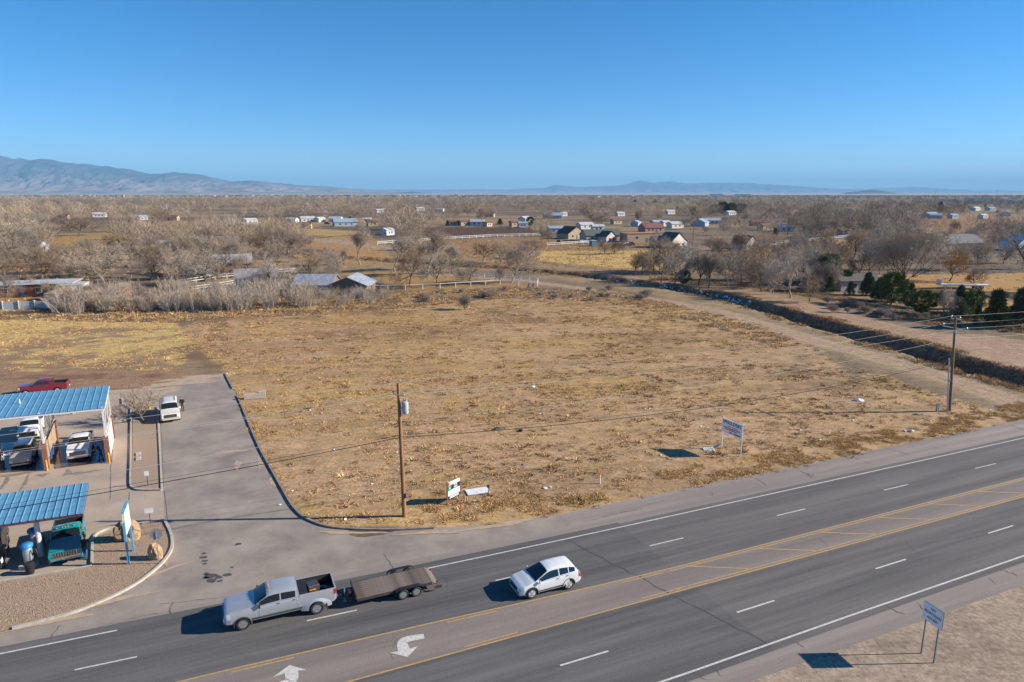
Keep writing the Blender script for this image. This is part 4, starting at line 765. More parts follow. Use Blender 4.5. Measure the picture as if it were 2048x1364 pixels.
for bx in (0, -5.15, -10.3):
    for by in (0.0, 7.4):
        b = MB(); b.box((bx - .02, by + .2, 1.28), (.42, .5, 2.56)); place(b, OR).build('brick_pillar', M['brick'], cw)
        b = MB(); b.box((bx, by + .2, 4.05), (.16, .2, 3.0)); place(b, OR).build('column', M['wash_white'], cw)
        if by == 0: b = MB(); b.tube((bx + .05, by - .32, 0), (bx + .05, by - .32, 1.0), .09); b.lathe([(.09, 1.0), (.06, 1.05), (.01, 1.07)], 8, (bx + .05, by - .32, 0)); place(b, OR).build('bollard', M['yellow'], cw)
    b = MB(); b.box((bx, 3.8, 1.2), (.16, 6.7, 2.4)); place(b, OR).build('bay_wall', M['tanwall'] if bx else material('white_block', (.66, .60, .53), .8), cw)
    b = MB(); b.bar((bx, .3, 5.0), (bx, 7.3, 5.15), .1); b.bar((bx, .3, 2.7), (bx, 7.3, 2.7), .08); [b.bar((bx, .3 + i * 1.4, 2.7 if i % 2 else 5.0), (bx, .3 + (i + 1) * 1.4, 5.0 if i % 2 else 2.7), .06) for i in range(5)]; place(b, OR).build('side_truss', M['wash_white'], cw)
M['hose_blue'] = material('blue_brush', (.02, .14, .50), .5)
for i, (bx, by, sd) in enumerate(((-4.9, 1.0, 1), (-4.9, 2.3, 1))):
    b = MB(); b.tube((bx + .05, by, .75), (bx + .22, by - .15, 1.75), .07); b.tube((bx + .0, by, .7), (bx + .06, by, .95), .12); place(b, OR).build('wash_brush', M['hose_blue'], cw)
# vacuum canopy
OR_ = G(170, 1021, 3.4); OR_.z = 0
vc = thing('vacuum_canopy', (0, 0, 0), 0, 'blue ribbed canopy with maroon fascia over the vacuum bays', 'canopy'); metal_roof(vc, -10.2, -.15, 0, 5.3, 3.25, 3.5, .47, M['maroon'])
cb = G(62, 1128)
b = MB(); b.tube((cb.x, cb.y + 1.1, 0), (cb.x, cb.y + 1.1, 3.1), .17, n=12); b.build('column', M['wash_white'], vc)
b = MB(); b.box((cb.x - .7, cb.y + 1.0, 3.0), (.15, .3, .22)); b.build('lamp_box', M['white'], vc)
M['vac_blue'] = material('vacuum_blue', (.03, .24, .55), .45)
def vacuum(px, py, sc_, label):
    g = G(px, py); t = thing('vacuum_machine', (g.x, g.y, .0), 0, label, 'vacuum'); b = MB(); b.box((0, 0, .16), (.95, .95, .32)); b.build('base', M['concrete'], t, bevel=.03)
    b = MB(); b.lathe([(.30, .32), (.30, 1.55), (.28, 1.58)], 16); b.build('drum', M['steel'], t, smooth=40); b = MB(); b.lathe([(.38, 1.55), (.40, 1.68), (.33, 1.80), (.18, 1.86), (.02, 1.88)], 16); b.build('dome', M['vac_blue'], t, smooth=50)
    pts = smooth_path([Vector((.3, 0, .9)), Vector((.62, -.1, 1.5)), Vector((.85, -.15, .8)), Vector((.7, .1, .25)), Vector((.5, .3, .9))], 6); b = MB(); [b.tube(pts[i], pts[i + 1], .035, n=6, caps=False) for i in range(len(pts) - 1)]; b.build('hose', M['black'], t)
    t.scale = (sc_,) * 3
vacuum(60, 1134, 1.0, 'steel drum vacuum with blue dome on concrete base beside the trash can'); vacuum(72, 1100, .95, 'steel drum vacuum with blue dome behind the canopy post')
g = G(61, 1147); t = thing('trash_can', (g.x, g.y, .0), 0, 'black ribbed trash can in front of the vacuum', 'trash can'); b = MB(); b.lathe([(.24, 0), (.29, .72), (.30, .74)], 16); b.build('can', M['black'], t, smooth=40); b = MB(); b.lathe([(.32, .72), (.33, .78), (.28, .80)], 16); b.build('rim', M['rubber'], t); b = MB(); b.lathe([(.25, .74), (.27, .83), (.02, .79)], 10); b.build('bag', M['black'], t, smooth=50)
# ---------------------------------------------------------------- signs
def text_mesh(s, size, mat, bold=.0, ext=.002):
    cu = bpy.data.curves.new('t', 'FONT'); cu.body = s; cu.size = size; cu.align_x = 'CENTER'; cu.align_y = 'CENTER'; cu.extrude = ext; cu.offset = bold; cu.resolution_u = 2
    o = bpy.data.objects.new('t', cu); col.objects.link(o); me = bpy.data.meshes.new_from_object(o.evaluated_get(bpy.context.evaluated_depsgraph_get())); bpy.data.objects.remove(o); me.name = 'lettering'; me.materials.clear(); me.materials.append(mat); return me
def board_part(name, parent, c, size, mat, t=.03): b = MB(); b.box((c[0], c[1], c[2]), (size[0], t, size[1])); return b.build(name, mat, parent)
def bars(parent, items, h, mat, y):
    for x, z, w in items: b = MB(); b.box((x, y, z), (w, .004, h)); b.build('lettering', mat, parent)
def words(parent, s, size, mat, x, z, y=-.03, bold=.004, sx=1.0):
    o = link('lettering', text_mesh(s, size, mat, bold), parent, (x, y, z)); o.rotation_euler = (R(90), 0, 0); o.scale = (sx, 1, 1); return o
NAVY = flat((.012, .014, .05), .5); GREEN = flat((.02, .30, .19), .5); WHT = flat((.80, .80, .80), .4); REDP = flat((.55, .05, .03), .5); BLUEP = flat((.005, .10, .32), .5)
# for sale sign: faces the highway and the sun
a_ = G(895, 1010); b_ = G(919, 998); c_ = (a_ + b_) / 2; an = math.atan2(b_.y - a_.y, b_.x - a_.x); wd = (b_ - a_).length; c_.z = gz(c_.x, c_.y)
fs = thing('for_sale_sign', c_, an, 'for sale board on posts beside the utility pole', 'sign'); w_ = wd
p_ = MB(); p_.box((-w_ / 2, .0, .98), (.09, .09, 1.96)); p_.build('post', material('orange_post', (.45, .10, .04), .7), fs); p_ = MB(); p_.box((w_ / 2 - .04, .02, .9), (.09, .09, 1.8)); p_.build('post', M['wood'], fs)
bw = w_ - .06; bx0 = .01
board_part('board', fs, (bx0, -.065, 1.22), (bw, 1.52), WHT); y_ = -.088
board_part('panel', fs, (bx0 + .12 * bw, y_, 1.47), (bw * .75, .42), NAVY, .012); board_part('panel', fs, (bx0 - .37 * bw, y_, 1.45), (bw * .26, .48), GREEN, .012); board_part('panel', fs, (bx0, y_, .60), (bw, .28), NAVY, .012); board_part('panel', fs, (bx0 - .44 * bw, y_, 1.84), (bw * .12, .26), REDP, .012)
words(fs, 'FOR\nSALE', .2, WHT, bx0 + .12 * bw, 1.50, -.097, .008); words(fs, 'A', .3, WHT, bx0 - .37 * bw, 1.45, -.097, .0)
gr_ = flat((.30, .32, .36), .5); bars(fs, [(bx0 + bw * x, 1.07, bw * .06) for x in (-.36, -.24, -.1, .04, .15, .27, .38)], .2, gr_, -.083); bars(fs, [(bx0, z, bw * .8) for z in (.66, .55)], .06, WHT, -.097); bars(fs, [(bx0 + .08, z, bw * .7) for z in (1.88, 1.80)], .035, gr_, -.083)
# upholstery sign
a_ = G(1442, 897); b_ = G(1480, 914); an = math.atan2(b_.y - a_.y, b_.x - a_.x); c_ = (a_ + b_) / 2; c_.z = gz(c_.x, c_.y); wd = (b_ - a_).length
us = thing('upholstery_sign', c_, an, 'white upholstery sign board on two white posts', 'sign')
for sx in (-1, 1): p_ = MB(); p_.tube((sx * wd / 2, .05, 0), (sx * wd / 2, .05, 3.35), .055); p_.build('post', M['white'], us)
board_part('board', us, (0, -.02, 2.56), (wd + .02, 1.45), WHT, .05); words(us, 'UPHOLSTERY', .44, BLUEP, 0, 2.98, -.05, .016, .95)
bars(us, ((-.3, 2.62, .5), (.45, 2.62, .7)), .09, gr_, -.048); bars(us, ((0, 2.44, wd * .86), (-.1, 2.27, wd * .62)), .10, REDP, -.048); bars(us, ((-.1, 2.02, .4), (.75, 2.02, .9)), .14, BLUEP, -.048)
# no pedestrian access sign
a_ = G(1841, 1307); b_ = G(1866, 1326); an = math.atan2(b_.y - a_.y, b_.x - a_.x); c_ = (a_ + b_) / 2; wd = (b_ - a_).length
ns = thing('road_sign', c_, an, 'white no pedestrian access sign on two steel posts', 'sign'); M['post'] = material('green_steel', (.13, .18, .17), .6)
for sx in (-1, 1): p_ = MB(); p_.box((sx * wd * .5, .04, 1.6), (.06, .05, 3.2)); p_.build('post', M['post'], ns)
board_part('board', ns, (0, 0, 2.72), (wd + .42, 1.06), WHT, .02); board_part('back_plate', ns, (0, .012, 2.72), (wd + .45, 1.09), BLUEP, .018)
for s_, z in (('NO', 3.02), ('PEDESTRIAN', 2.74), ('ACCESS', 2.45)): words(ns, s_, .21, NAVY, 0, z, -.013, .004, .92)
# stop sign (seen from behind), monument sign, small white signs
g = G(319, 1128); st_ = thing('stop_sign', g, RA + math.pi, 'grey back of an octagonal stop sign on a steel post', 'sign'); p_ = MB(); p_.box((0, .04, 1.25), (.05, .05, 2.5)); p_.build('post', M['steel'], st_); p_ = MB(); o8 = [(.42 * math.cos(R(22.5 + 45 * i)), .42 * math.sin(R(22.5 + 45 * i))) for i in range(8)]; p_.prism(o8, -.004, .004); p_.v = [(v[0], v[2] - .0, v[1] + 2.3) for v in p_.v]; p_.build('plate', material('bare_aluminium', (.26, .27, .28), .45, .4), st_); p_ = MB(); p_.prism([(x * .97, y * .97) for x, y in o8], -.002, .002); p_.v = [(v[0], v[2] - .009, v[1] + 2.3) for v in p_.v]; p_.build('face', REDP, st_)
g = G(258, 1129); g2 = G(267, 1103); an = math.atan2(g2.y - g.y, g2.x - g.x); ms = thing('monument_sign', (g + g2) / 2, an, 'tall thin sign board on light blue posts in the gravel bed', 'sign'); wd = (g2 - g).length; lb = material('light_blue_paint', (.10, .36, .58), .5)
for sx in (-1, 1): p_ = MB(); p_.box((sx * wd / 2, 0, 1.6), (.14, .14, 3.2)); p_.build('post', lb, ms)
board_part('board', ms, (0, 0, 3.05), (wd - .16, 1.7), material('cream_board', (.70, .66, .58), .5), .16); board_part('frame_cap', ms, (0, 0, 3.95), (wd + .1, .09), lb, .2)
for px, py, s_ in ((296, 972, 'small white sign on a thin post in the gravel island'), (301, 1049, 'small white double sign by the street corner kerb')):
    g = G(px, py); q = thing('small_sign', g, RA - .1, s_, 'sign'); p_ = MB(); p_.box((0, .02, .7), (.04, .03, 1.4)); p_.build('post', M['black'], q); board_part('plate', q, (0, 0, 1.2), (.36 if py < 1000 else .62, .45), WHT, .01)
def boulder(px, py, r, h, c, label, seed):
    g = G(px, py); bm = bmesh.new(); bmesh.ops.create_icosphere(bm, subdivisions=3, radius=1); rr_ = np.random.default_rng(seed)
    off = rr_.random(3) * 50
    for v in bm.verts:
        n = fbm(np.array([v.co.x * 1.3 + off[0] + v.co.z]), np.array([v.co.y * 1.3 + off[1] - v.co.z * .7]), seed, 4)[0]; v.co *= .45 + 1.1 * round(n * 7) / 7; v.co.x *= r; v.co.y *= r * .85; v.co.z = max(-.05, v.co.z * h * .62 + h * .45)
    me = bpy.data.meshes.new('boulder'); bm.to_mesh(me); bm.free(); setmats(me, c); tag(link('boulder', me, loc=(g.x, g.y, .05)), label, 'boulder')
brk = material('sandstone', (.46, .30, .16), .9, c2=(.24, .16, .10), scale=3, bump=.5)
boulder(264, 1080, .55, 1.45, brk, 'golden sandstone boulder behind the monument sign', 4); boulder(246, 1081, .52, 1.35, material('brown_stone', (.28, .19, .11), .9, c2=(.15, .11, .08), scale=4), 'brown boulder leaning beside the monument sign', 9); boulder(312, 1118, .48, 1.05, brk, 'golden sandstone boulder at the foot of the stop sign', 15)
b = MB(); b.box((0, 0, .05), (.9, .45, .1)); tag(b.build('meter_lid', M['concrete'], loc=G(277, 910) + Vector((0, 0, .06)), rz=E2, bevel=.02), 'upper concrete meter box lid in the gravel island', 'meter box'); b = MB(); b.box((0, 0, .05), (.9, .45, .1)); tag(b.build('meter_lid', M['concrete'], loc=G(277, 919) + Vector((0, 0, .06)), rz=E2, bevel=.02), 'lower concrete meter box lid nearer the white sign', 'meter box')
# hydrant by the bare tree
g = G(299, 818); hy = thing('fire_hydrant', g, 0, 'yellow fire hydrant behind the small bare tree', 'hydrant'); b = MB(); b.lathe([(.17, 0), (.17, .06), (.12, .08), (.12, .6), (.16, .62), (.15, .72), (.08, .82), (.03, .88), (.01, .89)], 12); b.build('barrel', M['yellow'], hy, smooth=40); b = MB(); b.tube((-.24, 0, .48), (.24, 0, .48), .06); b.tube((0, -.2, .45), (0, .05, .45), .075); b.build('outlet', M['yellow'], hy)
# leftovers in the lot
def on_px(px, py, dz=0): v = on(px, py); v.z += dz; return v
b = MB(); b.box((0, 0, .07), (2.0, 1.15, .05)); q = tag(b.build('fallen_sign', WHT, loc=on_px(955, 984), rz=R(18)), 'fallen white sign panel lying by its loose posts', 'sign'); b = MB(); b.box((1.1, .1, .06), (.1, 2.1, .1), rz=-.35); b.build('frame_post', M['wood'], q); b = MB(); b.box((-.5, .95, .05), (1.7, .1, .1), rz=.25); b.build('frame_post', material('pale_wood', (.45, .33, .22), .8), q)
b = MB(); b.box((-.35, 0, .10), (1.15, .9, .05), M=Matrix.Rotation(.12, 3, 'X')); b.box((.45, .35, .2), (.8, .4, .04), M=Matrix.Rotation(-.5, 3, 'Y')); tag(b.build('broken_panel', material('worn_white', (.62, .60, .54), .7, c2=(.36, .36, .36), scale=3), loc=on_px(1424, 900)), 'broken pale panel beside the upholstery sign', 'panel')
b = MB(); b.box((0, 0, .35), (2.6, .35, .7)); b.box((.9, .0, .8), (.9, .34, .25)); tag(b.build('concrete_block', M['concrete'], loc=on_px(510, 797), rz=R(20), bevel=.03), 'grey concrete block in the dry grass by the old kerb', 'block')
g = on_px(1200, 968); q = thing('marker_post', g, 0, 'orange topped marker post in the verge', 'marker post'); b = MB(); b.tube((0, 0, 0), (0, 0, .85), .05); b.build('post', M['white'], q); b = MB(); b.tube((0, 0, .85), (0, 0, 1.25), .06); b.build('cap', flat((.75, .16, .02), .5), q)
g = on_px(1874, 823); q = thing('utility_pedestal', g, .3, 'small pale green pedestal near the conduit pole', 'pedestal'); b = MB(); b.box((0, 0, .45), (.3, .25, .9)); b.build('cabinet', material('pale_green', (.30, .38, .34), .6), q, bevel=.03); b = MB(); b.box((0, 0, .93), (.34, .29, .06)); b.build('cap', M['steel'], q)
def scrap(px, py, s, c, label, cat='litter', group=None):
    bm = bmesh.new(); bmesh.ops.create_icosphere(bm, subdivisions=1, radius=1)
    for v in bm.verts: v.co *= random.uniform(.55, 1.2); v.co = Vector((v.co.x * s, v.co.y * s * .6, max(-.02, v.co.z * s * .35 + s * .15)))
    me = bpy.data.meshes.new('litter'); bm.to_mesh(me); bm.free(); setmats(me, c); o = link('litter', me, loc=on_px(px, py, .02), rz=random.uniform(0, 6)); tag(o, label, cat, group)
scrap(1717, 801, .75, WHT, 'large crumpled white plastic sheet in the grass'); scrap(1822, 863, .55, WHT, 'long white rag near the highway verge'); scrap(1808, 862, .3, WHT, 'smaller white rag near the highway verge'); scrap(1065, 775, .5, WHT, 'white board scrap in the middle of the field')
scrap(1045, 930, .2, BLUEP, 'small blue scrap in the grass'); scrap(1042, 862, .45, M['black'], 'black tyre scrap under the telephone cable'); scrap(993, 858, .5, M['black'], 'long black strip under the telephone cable'); scrap(1281, 884, .32, flat((.65, .42, .06), .6), 'yellow plastic scrap in the field'); scrap(978, 1000, .18, flat((.7, .18, .08)), 'orange scrap beside the fallen sign'); scrap(1388, 950, .16, flat((.05, .35, .2)), 'green scrap in the verge grass')
for px, py in ((794, 906), (744, 967), (943, 905), (970, 955), (1000, 845), (1080, 828), (1087, 830), (1299, 818), (1290, 820), (1402, 854), (1415, 857), (1440, 822), (1545, 815), (585, 982), (530, 815), (690, 1040), (950, 1003), (1090, 978), (1100, 975), (1600, 860), (1640, 880), (1706, 842), (1913, 838), (1980, 820), (1320, 912), (1150, 950), (560, 1010), (620, 820), (668, 900)): scrap(px, py, random.uniform(.12, .26), WHT, 'small scrap of white litter in the dry grass', 'litter', 'white litter scattered over the lot')
# ---------------------------------------------------------------- utility poles and wires
M['pole'] = material('pole_wood', (.30, .145, .062), .85, c2=(.20, .10, .05), scale=4, stretch=(1, 1, .08)); M['pole_grey'] = material('pole_wood_grey', (.20, .14, .095), .9, scale=4, stretch=(1, 1, .08))
PL, PR = on(809, 1034), on(1899, 822); HP = 11.2
pt = Vector((PL.x - .05, PL.y, HP))
pole = thing('utility_pole', PL, 0, 'brown wooden utility pole with grey transformer at the street corner', 'utility pole'); b = MB(); b.tube((0, 0, -.1), (-.12, 0, HP), .18, .12, 12); b.build('shaft', M['pole'], pole, smooth=60)
b = MB(); b.lathe([(.02, 8.75), (.24, 8.78), (.26, 8.85), (.26, 9.65), (.24, 9.72), (.10, 9.78), (.02, 9.8)], 14, (.38, -.12, 0)); tr_ = b.build('transformer', material('grey_enamel', (.42, .47, .48), .45), pole, smooth=40); b = MB(); [b.lathe([(.05, 9.72), (.07, 9.8), (.04, 9.9), (.06, 9.97), (.02, 10.05)], 8, (.30 + .16 * i, -.12, 0)) for i in range(2)]; b.build('bushing', M['steel'], tr_); b = MB(); b.box((.12, -.06, 9.2), (.22, .12, .1)); b.build('bracket', M['steel'], pole)
for z, x in ((HP + .08, .1), (10.35, -.42), (10.25, .36)): b = MB(); b.lathe([(.03, 0), (.07, .05), (.05, .12), (.07, .16), (.02, .22)], 8, (x - .1, 0, z)); b.build('insulator', M['steel'], pole)
b = MB(); b.bar((-.55, 0, 10.33), (.3, 0, 10.2), .05); b.build('crossarm', M['steel'], pole); b = MB(); b.box((.17, -.05, 1.85), (.1, .22, .4)); b.build('meter_tag', flat((.10, .10, .30)), pole)
for z in (8.1, 6.95): b = MB(); b.tube((0, -.2, z), (0, .2, z), .05); b.build('clamp', M['steel'], pole)
pole2 = thing('utility_pole', PR, 0, 'weathered utility pole with crossarms standing beside the ditch road', 'utility pole'); LN = lambda z: Vector((-.85 * z / 11.5, 0, 0))
b = MB(); b.tube((0, 0, -.1), LN(11.5) + Vector((0, 0, 11.5)), .18, .12, 12); b.build('shaft', M['pole_grey'], pole2, smooth=60)
for z, l_ in ((11.25, .55), (10.15, 1.5)): b = MB(); b.bar(LN(z) - RN * l_ + Vector((0, 0, z)), LN(z) + RN * l_ + Vector((0, 0, z)), .1, .12); b.build('crossarm', M['steel'], pole2)
for z, l_ in ((11.3, -.5), (11.3, .5), (10.2, -1.4), (10.2, 1.4)): b = MB(); q = RN * l_ + LN(z); b.lathe([(.03, 0), (.07, .05), (.05, .12), (.07, .16), (.02, .22)], 8, (q.x, q.y, z + .06)); b.build('insulator', M['steel'], pole2)
b = MB(); b.tube((-.71, 0, 9.6), (-.72, 0, 9.85), .2); b.build('cutout', M['steel'], pole2)
q = on(1895, 823); cp = thing('conduit_pole', q, 0, 'slim grey steel conduit pole beside the weathered utility pole', 'pole'); b = MB(); b.tube((0, 0, -.1), (-.7, 0, 6.6), .09, .08, 10); b.build('shaft', M['steel'], cp); b = MB(); b.box((-.36, -.1, 3.9), (.25, .2, .3)); b.build('box', M['steel'], cp)
PPREV = PL + (PL - PR); PNEXT = PR + (PR - PL); PR = PR + Vector((-.8, 0, 0)); q = q + Vector((-.7, 0, 0))
def wire(name, a, b, sag, r, mat, label, group):
    a, b = Vector(a), Vector(b); n = 28; m = MB(); pts = [a.lerp(b, i / n) - Vector((0, 0, 4 * sag * (i / n) * (1 - i / n))) for i in range(n + 1)]
    for i in range(n): m.tube(pts[i], pts[i + 1], r, n=5, caps=False)
    tag(m.build(name, mat), label, 'wire', group)
W1 = material('bright_wire', (.50, .47, .42), .5, .3); W2 = M['black']; up = lambda z: Vector((0, 0, z))
P0 = Vector((PL.x - .1, PL.y, PL.z)); spans = ((PPREV, P0, 'left of the transformer pole'), (P0, PR, 'between the two utility poles'), (PR, PNEXT, 'beyond the weathered pole'))
for a, b, nm in spans:
    for z0, o0, z1, o1, s in ((HP + .2, 0, 11.5, .5, .7), (10.4, -.4, 10.4, -1.4, .8), (10.3, .35, 10.4, 1.4, .8), (8.1, 0, 8.9, 0, 1.0)):
        wire('power_line', a + RN * (o0 if a is not PR else o1) + up(z0 if a is not PR else z1), b + RN * (o1 if b is not P0 else o0) + up(z1 if b is not P0 else z0), s, .014 if z0 > 9 else .016, W1, 'thin bright power line strung ' + nm, 'power lines ' + nm)
for a, b, nm, sg in ((PPREV, P0, 'left of the transformer pole', 1.0), (P0, q, 'from the transformer pole to the conduit pole', 1.3)):
    wire('telephone_cable', a + up(6.95), b + up(6.95 if b is P0 else 6.4), sg * .9, .012, W2, 'thin black upper telephone cable ' + nm, 'telephone cables'); wire('telephone_cable', a + up(6.75), b + up(6.75 if b is P0 else 6.2), sg, .028, W2, 'thick black lower telephone cable ' + nm, 'telephone cables')
# ---------------------------------------------------------------- people
def person(px, py, h, heading, label, shirt, trousers, hair, pose, loc=None):
    """one continuous body from tapered limbs fused by a voxel remesh; pose gives joint offsets"""
    J = dict(hip=(0, 0, .53), chest=(pose.get('lean', 0) * .6, 0, .75), neck=(pose.get('lean', 0), 0, .845), head=(pose.get('lean', 0) * 1.15 + .01, 0, .925)); segs = []
    def seg(a, b, r0, r1):
        a, b = Vector(a), Vector(b); n = max(2, int((b - a).length / (.5 * min(r0, r1))) + 1)
        for i in range(n + 1): segs.append((a.lerp(b, i / n), r0 + (r1 - r0) * i / n))
    for y in (-.035, 0, .035): seg((0, y, .52), (J['chest'][0], y * 1.5, .76), .062, .064)
    seg((J['chest'][0], -.085, .79), (J['chest'][0], .085, .79), .04, .04); seg(J['chest'], J['neck'], .05, .032); seg(J['neck'], J['head'], .032, .04); seg(Vector(J['head']) + Vector((0, 0, -.02)), Vector(J['head']) + Vector((.008, 0, .025)), .05, .052); seg(Vector(J['head']) + Vector((.045, 0, -.005)), Vector(J['head']) + Vector((.066, 0, -.016)), .010, .012)
    for sd in (-1, 1): seg(Vector(J['head']) + Vector((-.002, sd * .048, .0)), Vector(J['head']) + Vector((-.002, sd * .056, .004)), .012, .012)
    for sd in (-1, 1):
        sh = Vector((J['chest'][0], sd * .115, .795)); ar = pose.get('armL' if sd > 0 else 'armR', (.02, .03, -.34)); tip = sh + Vector((ar[0], sd * ar[1], ar[2])); el = sh.lerp(tip, .5) + Vector((-.05, sd * .02, -.02)); seg(sh, el, .036, .028); seg(el, tip, .028, .02)
        d = (tip - el).normalized(); seg(tip, tip + d * .045, .022, .022); sdv = d.cross(Vector((0, 1, .2))).normalized()
        for k, ln in enumerate((.038, .045, .042, .034)): b0 = tip + d * .05 + sdv * (.0115 * (k - 1.5) * 1.3); seg(b0, b0 + d * ln * .55, .0065, .006); seg(b0 + d * ln * .55, b0 + d * ln + Vector((.008, 0, -.004)), .006, .005)
        b0 = tip + d * .015 + sdv * .022; seg(b0, b0 + d * .03 + sdv * .018, .008, .0065)
        ft = Vector(pose.get('footL' if sd > 0 else 'footR', (0, .055, 0))); ft.y *= sd; hp = Vector((0, sd * .052, .51)); kn = hp.lerp(Vector((ft.x, ft.y, .045)), .5) + Vector((.02, 0, .01)); seg(hp, kn, .055, .042); seg(kn, (ft.x, ft.y, .05), .042, .028); seg((ft.x - .02, ft.y, .024), (ft.x + .095, ft.y, .02), .026, .02)
    bm = bmesh.new()
    for c, r in segs: bmesh.ops.create_icosphere(bm, subdivisions=2, radius=r * h, matrix=Matrix.Translation(c * h))
    me = bpy.data.meshes.new('b'); bm.to_mesh(me); bm.free(); o = bpy.data.objects.new('b', me); col.objects.link(o); md = o.modifiers.new('r', 'REMESH'); md.mode = 'VOXEL'; md.voxel_size = .0115 * h; md2 = o.modifiers.new('s', 'SMOOTH'); md2.factor = .4; md2.iterations = 1; md3 = o.modifiers.new('d', 'DECIMATE'); md3.ratio = .5
    out = bpy.data.meshes.new_from_object(o.evaluated_get(bpy.context.evaluated_depsgraph_get())); bpy.data.objects.remove(o); out.name = 'body'; out.materials.clear(); setmats(out, [M['skin'], shirt, trousers, M['black']]); hd = J['neck'][2] + .012
    for pl in out.polygons:
        c = pl.center / h; pl.use_smooth = True; arm = abs(c.y) > .105 and c.z < .78
        pl.material_index = 0 if c.z > hd else (3 if c.z < .045 else (2 if c.z < .53 and not (arm and c.z > .40 and abs(c.y) > .13) else (0 if arm and (c - Vector((J['chest'][0], math.copysign(.115, c.y), .795))).length > .20 else 1)))
    if loc is None: loc = G(px, py); loc.z = .012
    root = thing('person', loc, heading, label, 'person'); link('body', out, root); bm = bmesh.new(); bmesh.ops.create_icosphere(bm, subdivisions=2, radius=.058 * h, matrix=Matrix.Translation(Vector((J['head'][0] - .004, 0, J['head'][2] + .026)) * h))
    for v in bm.verts:
        if v.co.x > (J['head'][0] + .02) * h and v.co.z < (J['head'][2] + .035) * h: v.co.x -= .03 * h
        v.co.z = max(v.co.z, (J['head'][2] - .005) * h)
    me = bpy.data.meshes.new('hair'); bm.to_mesh(me); bm.free(); me.shade_smooth(); setmats(me, hair); link('hair', me, root); return root
DKS, JEAN = material('black_shirt', (.02, .02, .022), .8), material('blue_jeans', (.05, .10, .24), .85)
person(172, 1118, 1.78, E2 - R(20), 'person in black jacket and blue jeans leaning at the teal pickup', DKS, JEAN, material('brown_cap', (.20, .10, .05), .8), dict(lean=.10, armL=(.24, .03, -.14), armR=(.20, .04, -.2), footL=(.06, .06, 0), footR=(-.05, .05, 0)))
person(8, 938, 1.72, R(20), 'person in white and dark top washing the beige suv', material('white_top', (.62, .62, .62), .8), DKS, M['black'], dict(lean=.05, armL=(.26, .02, -.06), armR=(.22, .02, -.12)))
person(203, 920, 1.76, E2 + R(80), 'person in dark clothes bending beside the white pickup in the shade', material('navy_top', (.03, .03, .05), .8), material('dark_jeans', (.03, .05, .10), .8), M['black'], dict(lean=.16, armL=(.26, .02, -.16), armR=(.24, .02, -.2), footL=(.08, .06, 0), footR=(-.08, .05, 0)))
person(366, 822, 1.75, E2 + R(170), 'person in dark clothes standing by the door of the cream suv', DKS, material('grey_trousers', (.06, .06, .07), .8), material('dark_hair', (.03, .02, .015), .8), dict(lean=.02, armL=(.16, .02, -.22)))
